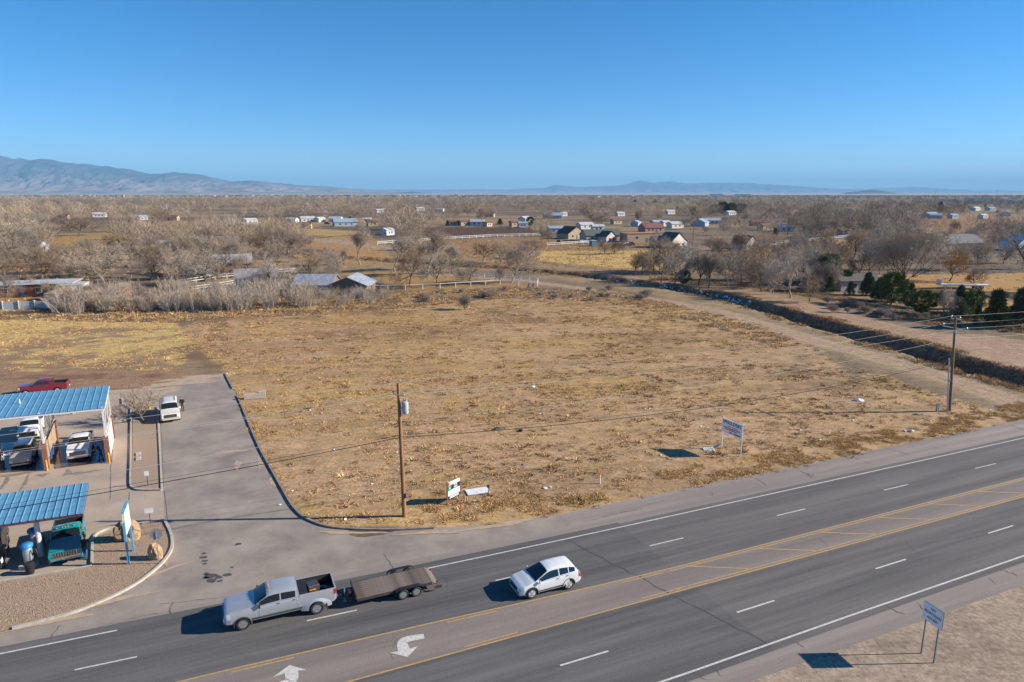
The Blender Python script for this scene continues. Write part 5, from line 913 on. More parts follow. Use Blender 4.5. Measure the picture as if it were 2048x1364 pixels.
# ---------------------------------------------------------------- buildings
def win(parent, c, w, h, ax, t=.07, frame=None):
    """window on a wall; ax 'x' = wall facing -y/+y (width along x), 'y' = wall facing x"""
    b = MB(); s = (w + .16, t, h + .16) if ax == 'x' else (t, w + .16, h + .16); b.box(c, s); f = b.build('window', frame or M['white'], parent); b = MB(); s = (w, t + .03, h) if ax == 'x' else (t + .03, w, h); b.box(c, s); b.build('pane', M['glass'], f)
def house(name, px, py, w, d, h, rz, wall, roof, label, cat='house', pitch=.35, over=.4, wins=3, axis='x', door=True, flat_roof=False, group=None, chimney=False):
    g = on(px, py); g.z = gz(g.x, g.y); o = thing(name, g, rz, label, cat, group); b = MB(); hw, hd = w / 2, d / 2
    if flat_roof: b.box((0, 0, h / 2), (w, d, h)); b.build('wall', wall, o); b = MB(); b.box((0, 0, h + .08), (w + over, d + over, .16)); b.build('roof', roof, o)
    else:
        if axis == 'x': rh = hd * 2 * pitch / 2 * 2 * .5 * 1.0 + 0; rh = hd * pitch * 2 * .5 * 2 * .5; rh = hd * pitch * 1.6; b.add([(-hw, -hd, -.2), (hw, -hd, -.2), (hw, hd, -.2), (-hw, hd, -.2), (-hw, -hd, h), (hw, -hd, h), (hw, hd, h), (-hw, hd, h), (-hw, 0, h + rh), (hw, 0, h + rh)], [(0, 1, 5, 4), (1, 2, 6, 9, 5), (2, 3, 7, 6), (3, 0, 4, 8, 7), (3, 2, 1, 0)])
        else: rh = hw * pitch * 1.6; b.add([(-hw, -hd, -.2), (hw, -hd, -.2), (hw, hd, -.2), (-hw, hd, -.2), (-hw, -hd, h), (hw, -hd, h), (hw, hd, h), (-hw, hd, h), (0, -hd, h + rh), (0, hd, h + rh)], [(0, 1, 5, 8, 4), (1, 2, 6, 5), (2, 3, 7, 9, 6), (3, 0, 4, 7), (3, 2, 1, 0)])
        b.build('wall', wall, o); b = MB(); t = .14; e = over
        if axis == 'x':
            k = rh / hd
            for s in (-1, 1): b.add([(-hw - e, 0, h + rh + .03), (hw + e, 0, h + rh + .03), (hw + e, s * (hd + e), h - k * e + .03), (-hw - e, s * (hd + e), h - k * e + .03), (-hw - e, 0, h + rh + t + .03), (hw + e, 0, h + rh + t + .03), (hw + e, s * (hd + e), h - k * e + t + .03), (-hw - e, s * (hd + e), h - k * e + t + .03)], [(0, 1, 2, 3), (4, 5, 6, 7), (2, 3, 7, 6), (1, 2, 6, 5), (0, 3, 7, 4)])
        else:
            k = rh / hw
            for s in (-1, 1): b.add([(0, -hd - e, h + rh + .03), (0, hd + e, h + rh + .03), (s * (hw + e), hd + e, h - k * e + .03), (s * (hw + e), -hd - e, h - k * e + .03), (0, -hd - e, h + rh + t + .03), (0, hd + e, h + rh + t + .03), (s * (hw + e), hd + e, h - k * e + t + .03), (s * (hw + e), -hd - e, h - k * e + t + .03)], [(0, 1, 2, 3), (4, 5, 6, 7), (2, 3, 7, 6), (1, 2, 6, 5), (0, 3, 7, 4)])
        rf = b.build('roof', roof, o)
        if chimney: b = MB(); b.box((w * .2, 0, h + rh + .4), (.7, .7, 1.6)); b.build('chimney', M['brick'], rf)
    n = wins
    for i in range(n):
        x = -hw + w * (i + 1) / (n + 1)
        if door and i == n // 2: b = MB(); b.box((x, -hd - .03, 1.05), (1.0, .08, 2.1)); q = b.build('door', material('door_paint', (.10, .13, .20), .5), o); b = MB(); b.box((x + .35, -hd - .09, 1.0), (.06, .06, .1)); b.build('handle', M['steel'], q)
        else: win(o, (x, -hd - .01, h * .55), 1.2, 1.1, 'x')
    if wins: win(o, (hw + .01, 0, h * .55), 1.2, 1.1, 'y')
    return o
WAL = lambda c, n='stucco': material(n, c, .9, scale=.8, var=.08)
TIN = material('tin_roof', (.52, .53, .55), .4, .35, c2=(.34, .35, .37), scale=1.4, stretch=(1, .2, 1)); TIN2 = material('old_tin_roof', (.36, .34, .32), .55, .2, c2=(.22, .20, .19), scale=1.0)
SHG = material('green_shingle', (.085, .115, .095), .85, scale=3); SHB = material('brown_shingle', (.17, .095, .06), .85, scale=3); SHR = material('red_roof', (.20, .085, .062), .8, scale=2); SHGY = material('grey_shingle', (.15, .155, .16), .85, scale=3); WRF = material('white_roof', (.52, .54, .55), .6, c2=(.30, .31, .32), scale=1)
house('brick_house', 58, 590, 22, 9, 3.1, R(18), material('red_brick', (.27, .12, .07), .9, scale=2.5, c2=(.17, .075, .05)), WRF, 'low red brick house with white trimmed windows and pale flat roof', wins=5, flat_roof=True, over=.8)
house('garage', 150, 590, 5.5, 6, 3.0, R(18), WAL((.62, .60, .57)), WRF, 'white garage beside the red brick house', 'garage', wins=0, flat_roof=True, over=.4)
house('block_shed', 146, 608, 9.5, 6, 2.9, R(16), material('tan_block_wall', (.36, .25, .165), .9, scale=2), material('tan_roof', (.30, .22, .16), .9), 'windowless tan block shed behind the blue-white yard wall', 'shed', wins=0, flat_roof=True, over=.1)
house('barn', 636, 583, 10.0, 9, 2.4, R(-3), material('rust_brown_wall', (.20, .135, .11), .85, scale=1, stretch=(4, 4, .3)), TIN, 'brown barn wing with shiny metal roof and open front', 'barn', pitch=.30, wins=0); house('barn', 706, 583, 10.0, 10, 2.3, R(-3), material('dark_brown_wall', (.19, .125, .10), .85, scale=1, stretch=(4, 4, .3)), TIN, 'larger brown barn with gabled metal roof and red doors', 'barn', pitch=.26, axis='y', wins=1)
house('shed', 516, 575, 11, 6, 2.3, R(17), WAL((.55, .55, .52)), TIN2, 'long low shed with grey roof and teal gable behind the white fence', 'shed', pitch=.6, wins=0)
house('house', 468, 546, 11, 8, 3.4, R(22), WAL((.30, .25, .20)), TIN, 'house with bright silver metal roof among bare trees', pitch=.4, wins=4); house('house', 400, 493, 14, 9, 3.2, R(19), WAL((.55, .50, .44)), WRF, 'long house with pale roof behind the silver roofed house', wins=4, pitch=.25); house('house', 452, 492, 9, 8, 3.0, R(16), WAL((.5, .45, .4)), WRF, 'small pale roofed house beside the tall dark tank', wins=2, pitch=.25)
house('house', 545, 487, 12, 9, 3.0, R(14), WAL((.42, .32, .26)), SHR, 'low house with a red metal roof', wins=3, pitch=.3); house('house', 330, 500, 5, 4, 3.4, R(22), WAL((.74, .73, .70)), WRF, 'small white shed among the bare orchard trees', 'shed', wins=1, pitch=.3)
# centre
house('house', 1142, 477, 12.8, 10.2, 3.2, R(36), WAL((.40, .31, .22)), SHB, 'tan gabled house with brown roof beside the pale yard', pitch=.36, axis='y', wins=3); house('house', 1200, 481, 20, 10, 3.2, R(16), WAL((.50, .40, .32)), SHG, 'long ranch house with dark green roof', pitch=.36, wins=5); house('house', 1214, 483, 7.6, 6.8, 2.8, R(36), WAL((.62, .50, .44)), SHG, 'pale pink gabled wing beside the dark green ranch roof', pitch=.45, axis='y', wins=2)
house('shop', 1276, 483, 17, 10, 4.6, R(14), WAL((.45, .34, .22)), material('orange_trim_roof', (.50, .22, .07), .6), 'square tan workshop with orange trim and blue door', 'workshop', wins=2, flat_roof=True, over=.5); house('house', 1302, 464, 14, 10, 3.0, R(18), WAL((.40, .28, .2)), SHR, 'brown house with dark red hipped roof behind the tan workshop', pitch=.35, wins=4)
house('house', 1344, 495, 11.0, 8.5, 3.2, R(36), WAL((.66, .58, .50)), SHG, 'pale gabled house with green roof behind the tan-leaved trees', pitch=.45, axis='y', wins=3); house('house', 1322, 494, 9, 8, 3.0, R(10), WAL((.30, .33, .38)), SHG, 'blue-grey side wing with green roof', pitch=.35, wins=2)
house('house', 1490, 497, 9.3, 7.6, 2.8, R(36), WAL((.62, .55, .44)), SHGY, 'white trimmed bungalow with porch posts', pitch=.42, axis='y', wins=3); house('house', 1522, 490, 14, 9, 3.0, R(12), WAL((.66, .56, .48)), SHB, 'pale pink bungalow with low brown roof', pitch=.3, wins=4); house('shed', 1186, 492, 2.6, 4, 2.6, R(14), WAL((.12, .27, .34)), WRF, 'small teal horse trailer shed by the pasture fence', 'shed', wins=0, flat_roof=True, over=.2)
house('house', 1900, 499, 24, 13, 3.4, R(14), WAL((.40, .34, .28)), SHGY, 'large house with slate grey roof and dark roof panels', pitch=.34, wins=5); house('shed', 1700, 578, 12, 9, 2.8, R(10), WAL((.44, .42, .42)), material('dark_flat_roof', (.10, .09, .085), .9), 'dark roofed grey shed behind the evergreens', 'shed', pitch=.18, wins=2); house('house', 2033, 500, 10, 9, 3.2, R(16), WAL((.72, .71, .69)), WRF, 'white gabled house at the pasture edge behind the leafy tree', pitch=.5, axis='y', wins=2)
sp = bpy.data.objects.get('house')
for i in range(3):
    b = MB(); b.box((0, 0, .04), (1.1, 1.9, .05)); 
far_h = [(500, 448, 16, 'white'), (560, 447, 10, 'tan'), (585, 446, 14, 'white'), (615, 444, 18, 'white'), (640, 444, 12, 'white'), (672, 444, 16, 'white'), (690, 452, 26, 'blue'), (735, 445, 10, 'white'), (745, 452, 12, 'tan'), (285, 440, 12, 'blue'), (345, 441, 16, 'tan'), (128, 438, 14, 'orange'), (200, 434, 18, 'white'), (455, 462, 20, 'white'), (610, 457, 14, 'tan'), (775, 470, 10, 'white'), (905, 451, 12, 'tan'), (930, 451, 14, 'tan'), (955, 451, 16, 'white'), (975, 453, 8, 'tan'), (1030, 453, 12, 'orange'), (1050, 444, 18, 'white'), (1045, 455, 10, 'blue'), (1125, 432, 14, 'white'), (1105, 437, 26, 'blue'), (1170, 458, 16, 'white'), (1195, 462, 12, 'white'), (1232, 448, 12, 'tan'), (1272, 453, 14, 'blue'), (1313, 452, 14, 'blue'), (1330, 452, 10, 'white'), (1350, 456, 16, 'white'), (1400, 452, 26, 'blue'), (1425, 448, 18, 'white'), (1512, 452, 14, 'orange'), (1530, 460, 14, 'tan'), (1460, 430, 18, 'white'), (1570, 463, 14, 'white'), (1685, 472, 8, 'tan'), (840, 421, 18, 'white'), (880, 423, 16, 'white'), (1700, 425, 20, 'blue'), (1810, 432, 20, 'tan'), (1860, 435, 24, 'blue'), (1905, 437, 14, 'blue'), (1950, 421, 22, 'white'), (1965, 437, 14, 'white'), (1980, 421, 20, 'blue'), (2010, 432, 24, 'white'), (1870, 437, 16, 'blue'), (760, 425, 14, 'white'), (980, 434, 14, 'tan'), (1240, 432, 14, 'white'), (1340, 428, 16, 'white'), (30, 470, 14, 'white'), (70, 503, 12, 'blue'), (1110, 466, 12, 'blue')]
FW = dict(white=WAL((.66, .64, .60)), tan=WAL((.50, .38, .26)), blue=WAL((.36, .40, .45)), orange=WAL((.55, .34, .20))); FR = dict(white=WRF, tan=SHB, blue=material('blue_grey_roof', (.28, .36, .44), .5), orange=SHR)
WORD = dict(white='white walled house with pale roof', tan='tan house with brown roof', blue='grey house with blue-grey roof', orange='sandy house with red roof')
nb = []
for x, y, w, k in far_h: w = max(7, w * (.68 if y < 465 else .8)); near_ = 'among the far trees' if y < 447 else 'beyond the golden pasture' if x < 800 else 'behind the ploughed field' if x < 1090 else 'in the village beyond the pasture'; house('house', x, y, w, w * .6, 3.2, R(random.choice((8, 22, 26, 30, -12, 60)) + random.uniform(-6, 6)), FW[k], FR[k], WORD[k] + ' ' + near_, wins=3 if w > 11 else 2, pitch=.3, group=WORD[k] + ' ' + near_, door=False)
# industrial sheds on the horizon at the right
for x0, x1, y, hh in ((1885, 1908, 404, 9), (1936, 1975, 406, 13), (2012, 2060, 407, 10), (1420, 1445, 390.5, 14), (1470, 1500, 390.5, 12)):
    a, b_ = G(x0, y), G(x1, y); house('warehouse', (x0 + x1) / 2, y, (b_ - a).length, 40, hh, 0, WAL((.72, .72, .70)), WRF, 'long white warehouse on the horizon', 'warehouse', wins=0, flat_roof=True, group='white warehouses on the horizon', door=False)
# open pole shed, travel trailer, dark tank
g = on(488, 462); o = thing('pole_shed', g, R(2), 'open pole shed with thin pale roof in the golden field', 'shed'); b = MB(); b.box((0, 0, 5.2), (20, 9, .3), M=Matrix.Rotation(.06, 3, 'X')); b.build('roof', WRF, o)
for x in (-9, -3, 3, 9):
    for y in (-4, 4): b = MB(); b.box((x, y, 2.5), (.3, .3, 5.1)); b.build('post', M['rust'], o)
def travel_trailer(px, py, rz, label):
    g = on(px, py); o = thing('travel_trailer', g, rz, label, 'travel trailer'); b = MB(); b.prism([(-4, .6), (3.6, .6), (4.1, 1.3), (3.8, 3.0), (-3.9, 3.0), (-4.05, 2.0)], -1.2, 1.2); b.v = [(v[0], v[2], v[1]) for v in b.v]; b.build('body', M['white'], o, bevel=.06); b = MB(); b.box((0, -1.22, 1.1), (7.4, .02, .22)); b.build('stripe', material('blue_stripe', (.12, .16, .25), .5), o)
    for x in (-2.8, 0, 2.4): win(o, (x, -1.22, 2.1), 1.1, .6, 'x', .04)
    for x in (-.6, .4):
        for sd in (1, -1): add_wheel(o, x, sd * 1.05, .36, .22, 'steel')
    b = MB(); b.bar((4, .5, .55), (5.2, 0, .5), .1); b.bar((4, -.5, .55), (5.2, 0, .5), .1); b.build('tongue', M['black'], o)
travel_trailer(365, 553, R(3), 'white travel trailer parked under the bare trees'); travel_trailer(390, 551, R(8), 'second white travel trailer beside the silver roofed house')
g = on(438, 487); o = thing('water_tank', g, 0, 'dark blue tank on a low stand by the pale roofed house', 'tank'); b = MB(); b.lathe([(2.2, 2.0), (2.3, 2.2), (2.3, 5.0), (1.4, 5.7), (.1, 5.9)], 16); b.build('vessel', material('dark_blue', (.02, .04, .10), .5), o, smooth=40)
for i in range(4): b = MB(); b.box((1.5 * (1 if i % 2 else -1), 1.5 * (1 if i // 2 else -1), 1.0), (.25, .25, 2.1)); b.build('leg', M['rust'], o)
g = on(1925, 577); o = thing('flatbed_trailer', g, R(-8), 'long white flatbed trailer parked on the golden pasture', 'trailer'); b = MB(); b.box((0, 0, 1.0), (13, 2.4, .35)); b.build('deck', M['white'], o); b = MB(); b.box((-6.2, 0, 1.8), (.2, 2.4, 1.4)); b.build('headboard', M['white'], o)
for x in (3.2, 4.3):
    for sd in (1, -1): add_wheel(o, x, sd * 1.05, .5, .28, 'steel')
b = MB(); b.box((-4.5, .6, .45), (.2, .2, .85)); b.box((-4.5, -.6, .45), (.2, .2, .85)); b.build('landing_leg', M['steel'], o)
# yard wall
WB = material('pale_blue_wall', (.50, .53, .53), .8, scale=1, c2=(.40, .44, .45)); a, b_ = on(-60, 622), on(132, 616); o = thing('yard_wall', (0, 0, 0), 0, 'pale blue-white yard wall with square piers in front of the brick house', 'wall'); n = 6
for i in range(n):
    p0, p1 = a.lerp(b_, i / n), a.lerp(b_, (i + 1) / n); b = MB(); d = p1 - p0; b.box((p0 + p1) / 2 + Vector((0, 0, .8)), (d.length - .5, .2, 1.9), rz=math.atan2(d.y, d.x)); b.build('wall_panel', WB, o); b = MB(); b.box(p0 + Vector((0, 0, .9)), (.5, .5, 2.2)); b.build('pier', M['concrete'], o)
# fences
def fence(pts, label, spacing=3.0, h=1.25, rails=(1.15, .6), mat=None, r=.05, group=None, name='pipe_fence'):
    P = [on(*p_) for p_ in pts]; o = thing(name, (0, 0, 0), 0, label, 'fence', group); mat = mat or M['white']; pb = MB(); pb.tube((0, 0, -.1), (0, 0, h), r * 1.25, n=6); pm_ = pb.mesh('post', mat); cum = []
    for i in range(len(P) - 1):
        n = max(1, int(round((P[i + 1] - P[i]).length / spacing)))
        for k in range(n): cum.append(P[i].lerp(P[i + 1], k / n))
    cum.append(P[-1])
    for q in cum: q.z = gz(q.x, q.y); link('post', pm_, o, q)
    for z in rails: b = MB(); [b.tube(cum[i] + up(z), cum[i + 1] + up(z), r, n=5, caps=False) for i in range(len(cum) - 1)]; b.build('rail', mat, o)
GF = material('grey_wire_fence', (.30, .27, .24), .8)
fence([(352, 572), (430, 560), (500, 553), (610, 545)], 'white pipe fence in front of the travel trailers', 4, 1.6, (1.5, .8), r=.09); fence([(385, 583), (470, 570), (610, 568)], 'white rail fence in front of the long grey shed', 4, 1.4, (1.3, .7), r=.08); fence([(600, 588), (740, 582), (880, 578), (1000, 570), (1075, 573)], 'long white pipe fence behind the brush at the field edge', 5, 1.5, (1.4,), r=.07); fence([(948, 553), (1010, 556), (1076, 566), (1074, 574)], 'white rail fence by the leaning pale tree', 4, 1.3, (1.2, .6), r=.06)
fence([(755, 490), (880, 481), (980, 475), (1080, 472)], 'white rail fence below the ploughed field', 5, 1.8, (1.7, .9), r=.11); fence([(1095, 492), (1190, 486)], 'white rail fence by the tan house yard', 5, 1.5, (1.4, .7), r=.1); fence([(1560, 489), (1700, 476)], 'white rail fence in the far right pasture', 5, 1.8, (1.7, .9), r=.12); fence([(1590, 502), (1720, 502)], 'dark post fence with white rail in the right pasture', 4, 1.9, (1.0,), material('dark_posts', (.06, .05, .05), .8), .12); fence([(1080, 506), (1340, 503)], 'grey wire fence along the bright straw meadow', 6, 1.4, (1.2,), GF, .05, name='wire_fence'); fence([(1080, 532), (1190, 545), (1300, 556)], 'wire fence along the far ditch road', 6, 1.4, (1.2,), GF, .05, name='wire_fence'); fence([(1620, 600), (1760, 620), (1900, 650)], 'wire fence in the brush under the evergreens', 6, 1.3, (1.1,), GF, .05, name='wire_fence')
# far poles
for i, (x, y, yt) in enumerate(((1385, 500, 455), (1070, 472, 430), (1182, 428, 398), (1575, 470, 425), (723, 430, 405), (1920, 420, 396), (480, 440, 412), (1635, 430, 405), (1290, 470, 445), (900, 430, 408), (1690, 415, 383), (1868, 410, 378), (1955, 412, 383), (1990, 410, 380))):
    g = on(x, y); hh = max(8, height_at(x, y, yt)); o = thing('utility_pole', g, R(random.uniform(-20, 20)), 'distant utility pole with crossarm among the trees', 'utility pole', 'distant utility poles'); b = MB(); b.tube((0, 0, 0), (0, 0, hh), .16 + hh * .006, .12, 6); b.build('shaft', M['pole_grey'], o); b = MB(); b.box((0, 0, hh - .8), (2.6 + hh * .03, .15, .18)); b.build('crossarm', M['pole_grey'], o)

for src, x, y, a, l_ in ((white_suv, 1166, 486, 20, 'white suv parked beside the dark green ranch roof'), (black_suv, 1118, 487, 80, 'black suv parked by the tan gabled house'), (old_white, 1246, 489, 10, 'white pickup parked in front of the tan workshop'), (red_truck, 1262, 491, 100, 'red pickup parked in front of the tan workshop'), (beige_suv, 1368, 499, 30, 'beige suv parked by the pale gabled house'), (white_suv, 1507, 503, 60, 'white suv parked by the porch of the bungalow'), (black_suv, 1545, 498, 15, 'black suv parked by the pink bungalow'), (old_white, 428, 556, 12, 'white pickup parked by the silver roofed house'), (red_truck, 760, 585, 95, 'red pickup parked at the end of the brown barn'), (old_white, 600, 450, 5, 'white pickup among the houses beyond the golden pasture'), (black_suv, 655, 449, 20, 'black suv among the houses beyond the golden pasture'), (white_suv, 1935, 508, 40, 'white suv parked by the large slate roofed house'), (white_suv, 655, 588, 8, 'white suv parked in front of the brown barns'), (beige_suv, 1020, 457, 0, 'beige suv behind the ploughed field'), (black_suv, 110, 600, 15, 'black suv in the yard of the brick house')):
    c = copy_tree(src); c.location = on(x, y); c.rotation_euler = (0, 0, R(a)); c['label'] = l_; c['group'] = 'cars parked around the village'
# ---------------------------------------------------------------- planting
P_ = tree_px
P_('round', 24, 523, 424, 'huge thick-trunked bare tree at the left edge of the village', 120); P_('round', 84, 508, 440, 'bare brown tree beside the huge thick-trunked one', 90); P_('dark', 157, 472, 420, 'dark bare tree in front of the far left houses', 90); P_('grey', 259, 464, 408, 'pale bare tree in the golden field', 70)
P_('grey', 208, 566, 472, 'wide sprawling bare tree with crooked limbs behind the brick house', 165); P_('dark', 302, 562, 492, 'bare tree behind the left end of the white pipe fence', 75); P_('round', 335, 572, 488, 'slim bare tree beside the travel trailers', 60); P_('round', 368, 560, 484, 'brown bare tree over the travel trailer', 85); P_('round', 416, 569, 488, 'round bare tree in front of the silver roofed house', 95); P_('round', 452, 556, 478, 'bare tree at the corner of the silver roof', 70); P_('round', 11, 605, 540, 'small bare tree in front of the brick house', 50); P_('round', 62, 592, 545, 'thin bare tree against the brick wall', 45); P_('round', 95, 594, 548, 'second thin bare tree against the brick wall', 45)
P_('dark', 574, 508, 444, 'dark bare tree by the red roofed house', 75); P_('tall', 721, 530, 440, 'tall pale bare tree beside the dirt lane', 45); P_('round', 540, 580, 500, 'bare tree over the long grey shed', 80); P_('round', 500, 552, 496, 'brown bare tree behind the silver roof', 90); P_('round', 620, 560, 500, 'bare tree behind the brown barn', 80); P_('round', 665, 570, 512, 'low bare tree in front of the barns', 70); P_('round', 680, 545, 490, 'brown bare tree above the barn ridge', 80)
P_('tall', 789, 543, 462, 'tall slender bare tree right of the barns', 50); P_('dark', 819, 573, 478, 'dark-trunked bare tree at the end of the brown barn', 75); P_('round', 875, 575, 492, 'wide bare tree standing over the white pipe fence', 85); P_('tall', 857, 553, 448, 'tall white-limbed bare tree behind the fence line', 60); P_('round', 942, 569, 515, 'low spreading bare tree inside the fenced yard', 60); P_('lean', 1022, 566, 476, 'large leaning pale tree by the corner of the white fence', 110); P_('round', 998, 567, 530, 'small bare sapling beside the large leaning tree', 26); P_('tall', 835, 540, 470, 'slender bare tree between the barn and the ditch', 45); P_('round', 905, 548, 492, 'hazy bare tree beside the ditch', 60)
P_('bush', 930, 619, 574, 'lone bare sapling standing in the field', 30); P_('dark', 1097, 484, 452, 'dark bare tree in front of the tan gabled house', 45); P_('dark', 1208, 509, 470, 'dark bare tree in the pasture by the ranch house', 40); P_('dark', 1227, 508, 474, 'narrow dark bare tree in the pasture', 28); P_('dark', 1247, 508, 470, 'dark bare tree at the end of the pasture row', 34)
P_('rust', 1270, 547, 497, 'brown-leaved tree at the left end of the ditch row', 55); P_('rust', 1284, 549, 490, 'second brown-leaved tree of the ditch row', 50); P_('leafy', 1322, 565, 474, 'large tan-leaved tree in the ditch row', 95); P_('leafy', 1350, 568, 482, 'pale tan tree with forked trunk in the ditch row', 80); P_('leafy', 1397, 571, 490, 'tan tree right of the small juniper', 60); P_('leafy', 1417, 573, 498, 'slim tan tree in the ditch row', 50); P_('grey', 1456, 573, 480, 'pale bare tree in the ditch row', 90); P_('leafy', 1523, 584, 505, 'low rusty tan tree in the ditch row', 75); P_('grey', 1546, 589, 490, 'pale grey tree beside the whitish one', 70); P_('leafy', 1500, 575, 510, 'tan tree behind the low rusty one', 70)
P_('grey', 1581, 596, 487, 'whitish bare tree at the right end of the ditch row', 110); P_('rust', 1618, 602, 540, 'small brown tree beside the pink track', 48); P_('vase', 1806, 565, 426, 'very large fan-shaped bare tree with many stems', 200); P_('gold', 1899, 562, 490, 'golden-twigged willow on the pasture', 85); P_('rust', 1945, 576, 528, 'small brown tree on the golden pasture', 45); P_('rust', 2042, 585, 428, 'big rust-leaved tree at the right edge', 200); P_('rust', 1880, 637, 562, 'slender rust-leaved tree behind the utility pole', 48); P_('round', 1690, 452, 408, 'rounded bare tree beyond the right pasture', 60); P_('dark', 1630, 476, 436, 'dark bare tree by the far white rail fence', 45); P_('dark', 1608, 479, 442, 'bare tree left of the far white rail fence', 40)
for kd, x, y, yt, w, l in (('juniper', 1368, 569, 538, 26, 'small round juniper on a stem in the ditch row'), ('juniper', 1655, 570, 503, 48, 'tall dense evergreen beside the grey shed'), ('cone', 1628, 562, 500, 26, 'slim evergreen half hidden by pale branches'), ('juniper', 1690, 578, 536, 34, 'olive evergreen in front of the dark roofed shed'), ('cone', 1733, 590, 540, 34, 'middling evergreen right of the dark roofed shed'), ('juniper', 1782, 610, 540, 58, 'broad dark evergreen on a bare trunk'), ('cone', 1757, 600, 552, 34, 'evergreen tucked behind the broad dark one'), ('cone', 1820, 598, 563, 26, 'small young evergreen above the brush'), ('juniper', 1841, 628, 577, 40, 'round nearly black evergreen on a thin trunk'), ('cone', 1914, 640, 590, 50, 'shaggy evergreen just left of the utility pole top'), ('cone', 1988, 655, 572, 62, 'large shaggy evergreen right of the utility pole'), ('cone', 2036, 650, 570, 55, 'dark evergreen at the right edge of the brush')):
    P_(kd, x, y, yt, l, w)
gE = 'dark green trees among the far woods'
for x, y, yt, w in ((1445, 428, 402, 26), (1462, 428, 404, 24), (1480, 428, 406, 26), (1430, 426, 408, 20), (1389, 432, 412, 12), (1310, 406, 399, 12), (1545, 424, 416, 22), (1880, 424, 402, 14), (815, 434, 424, 12), (830, 434, 427, 10), (895, 452, 440, 10), (1000, 450, 436, 14), (1060, 452, 432, 18), (1320, 458, 448, 10), (940, 448, 442, 8), (700, 440, 432, 8), (1715, 432, 420, 14), (1550, 470, 455, 12), (165, 455, 445, 12), (1270, 404, 399, 9)):
    l = on(x, y); plant('juniper' if w > 15 else 'cone', l, height_at(x, y, yt), w * l.y / F_PX, 'dark green evergreen standing among the far bare woods', gE)
# small tree by the street, in the gravel island
g = G(290, 845); g.z = .05; tm, cm = TV['round'][1]; o = plant('round', g, 5.0, 6.6, 'small spreading bare tree in the gravel island', var=1)
# random woods: which spots of the survey picture are open ground or buildings
OPEN = [[(1075, 495), (1345, 495), (1345, 545), (1075, 530)], [(840, 448), (1075, 448), (1080, 476), (845, 482)], [(850, 478), (1260, 478), (1265, 512), (850, 516)], [(1700, 540), (2100, 530), (2100, 650), (1700, 640)], [(240, 452), (720, 450), (720, 472), (240, 476)], [(600, 470), (800, 470), (800, 525), (640, 520)], [(1540, 478), (1730, 474), (1730, 506), (1560, 506)], [(1790, 432), (2100, 432), (2100, 466), (1840, 466)], [(1100, 455), (1370, 452), (1370, 496), (1100, 496)], [(90, 466), (240, 466), (240, 505), (90, 505)], [(0, 560), (180, 560), (180, 640), (0, 640)], [(460, 560), (1090, 545), (1090, 640), (460, 640)], [(1080, 530), (2100, 640), (2100, 900), (1080, 600)], [(1470, 470), (1545, 470), (1545, 500), (1470, 500)], [(1850, 470), (1960, 470), (1960, 505), (1850, 505)], [(620, 436), (770, 436), (770, 450), (620, 450)]]
def is_open(px, py): return any(bool(inside(np.array([px]), np.array([py]), q)[0]) for q in OPEN)
n_t = 0; tries = 0; rw = random.Random(5); hp_ = [(x, y) for x, y, *_ in far_h]
while n_t < 285 and tries < 9000:
    tries += 1; py = 411 + (rw.random() ** 1.5) * 125; px = rw.uniform(-40, 2090); z_ = rw.random()
    if z_ < .22: px, py = rw.uniform(-30, 500), rw.uniform(472, 560)
    elif z_ < .36: px, py = rw.uniform(1540, 1860), rw.uniform(425, 500)
    elif z_ < .46: px, py = rw.uniform(480, 1100), rw.uniform(425, 560)
    if is_open(px, py) or any(abs(px - x) < 12 and -4 < py - y < 16 for x, y in hp_) or any(abs(px - x) < 16 and abs(py - y) < 9 for x, y in used_px): continue
    if py > 530 and px > 560: continue
    k = rw.choices(['round', 'dark', 'grey', 'leafy', 'vase'], [5, 3, 2.2, .8, .5])[0]; used_px.append((px, py)); h = rw.uniform(7, 14) * (1.0 if py < 470 else .85); plant(k, on(px, py), h, h * rw.uniform(.85, 1.35), KIND_WORD[k] + ' tree of the wooded village beyond the lot', KIND_WORD[k] + ' trees of the wooded village'); n_t += 1
for i in range(62):   # fuller belt beyond the ditch road and round the right-hand pasture
    z_ = rw.random()
    if z_ < .45: px = rw.uniform(1300, 1680); py = 552 + (px - 1300) * .075 + rw.uniform(-14, 6)
    elif z_ < .75: px, py = rw.uniform(1560, 1800), rw.uniform(500, 560)
    else: px, py = rw.uniform(1690, 2048), rw.uniform(468, 545)
    if any(abs(px - x) < 9 and abs(py - y) < 5 for x, y in used_px): continue
    used_px.append((px, py)); k = rw.choice(['grey', 'leafy', 'grey', 'leafy', 'rust', 'round']); h = rw.uniform(7.5, 14); plant(k, on(px, py), h, h * rw.uniform(.75, 1.1), KIND_WORD[k] + ' tree of the belt beyond the ditch', KIND_WORD[k] + ' trees of the belt beyond the ditch')
for i in range(16):
    px, py = rw.uniform(1600, 2048), 0; py = 572 + (px - 1600) * .17 + rw.uniform(-12, 10); h = rw.uniform(3, 6.5); plant(rw.choice(['cone', 'juniper']), on(px, py), h, h * rw.uniform(.5, .8), 'young evergreen in the brushy belt beyond the ditch', 'young evergreens beyond the ditch')
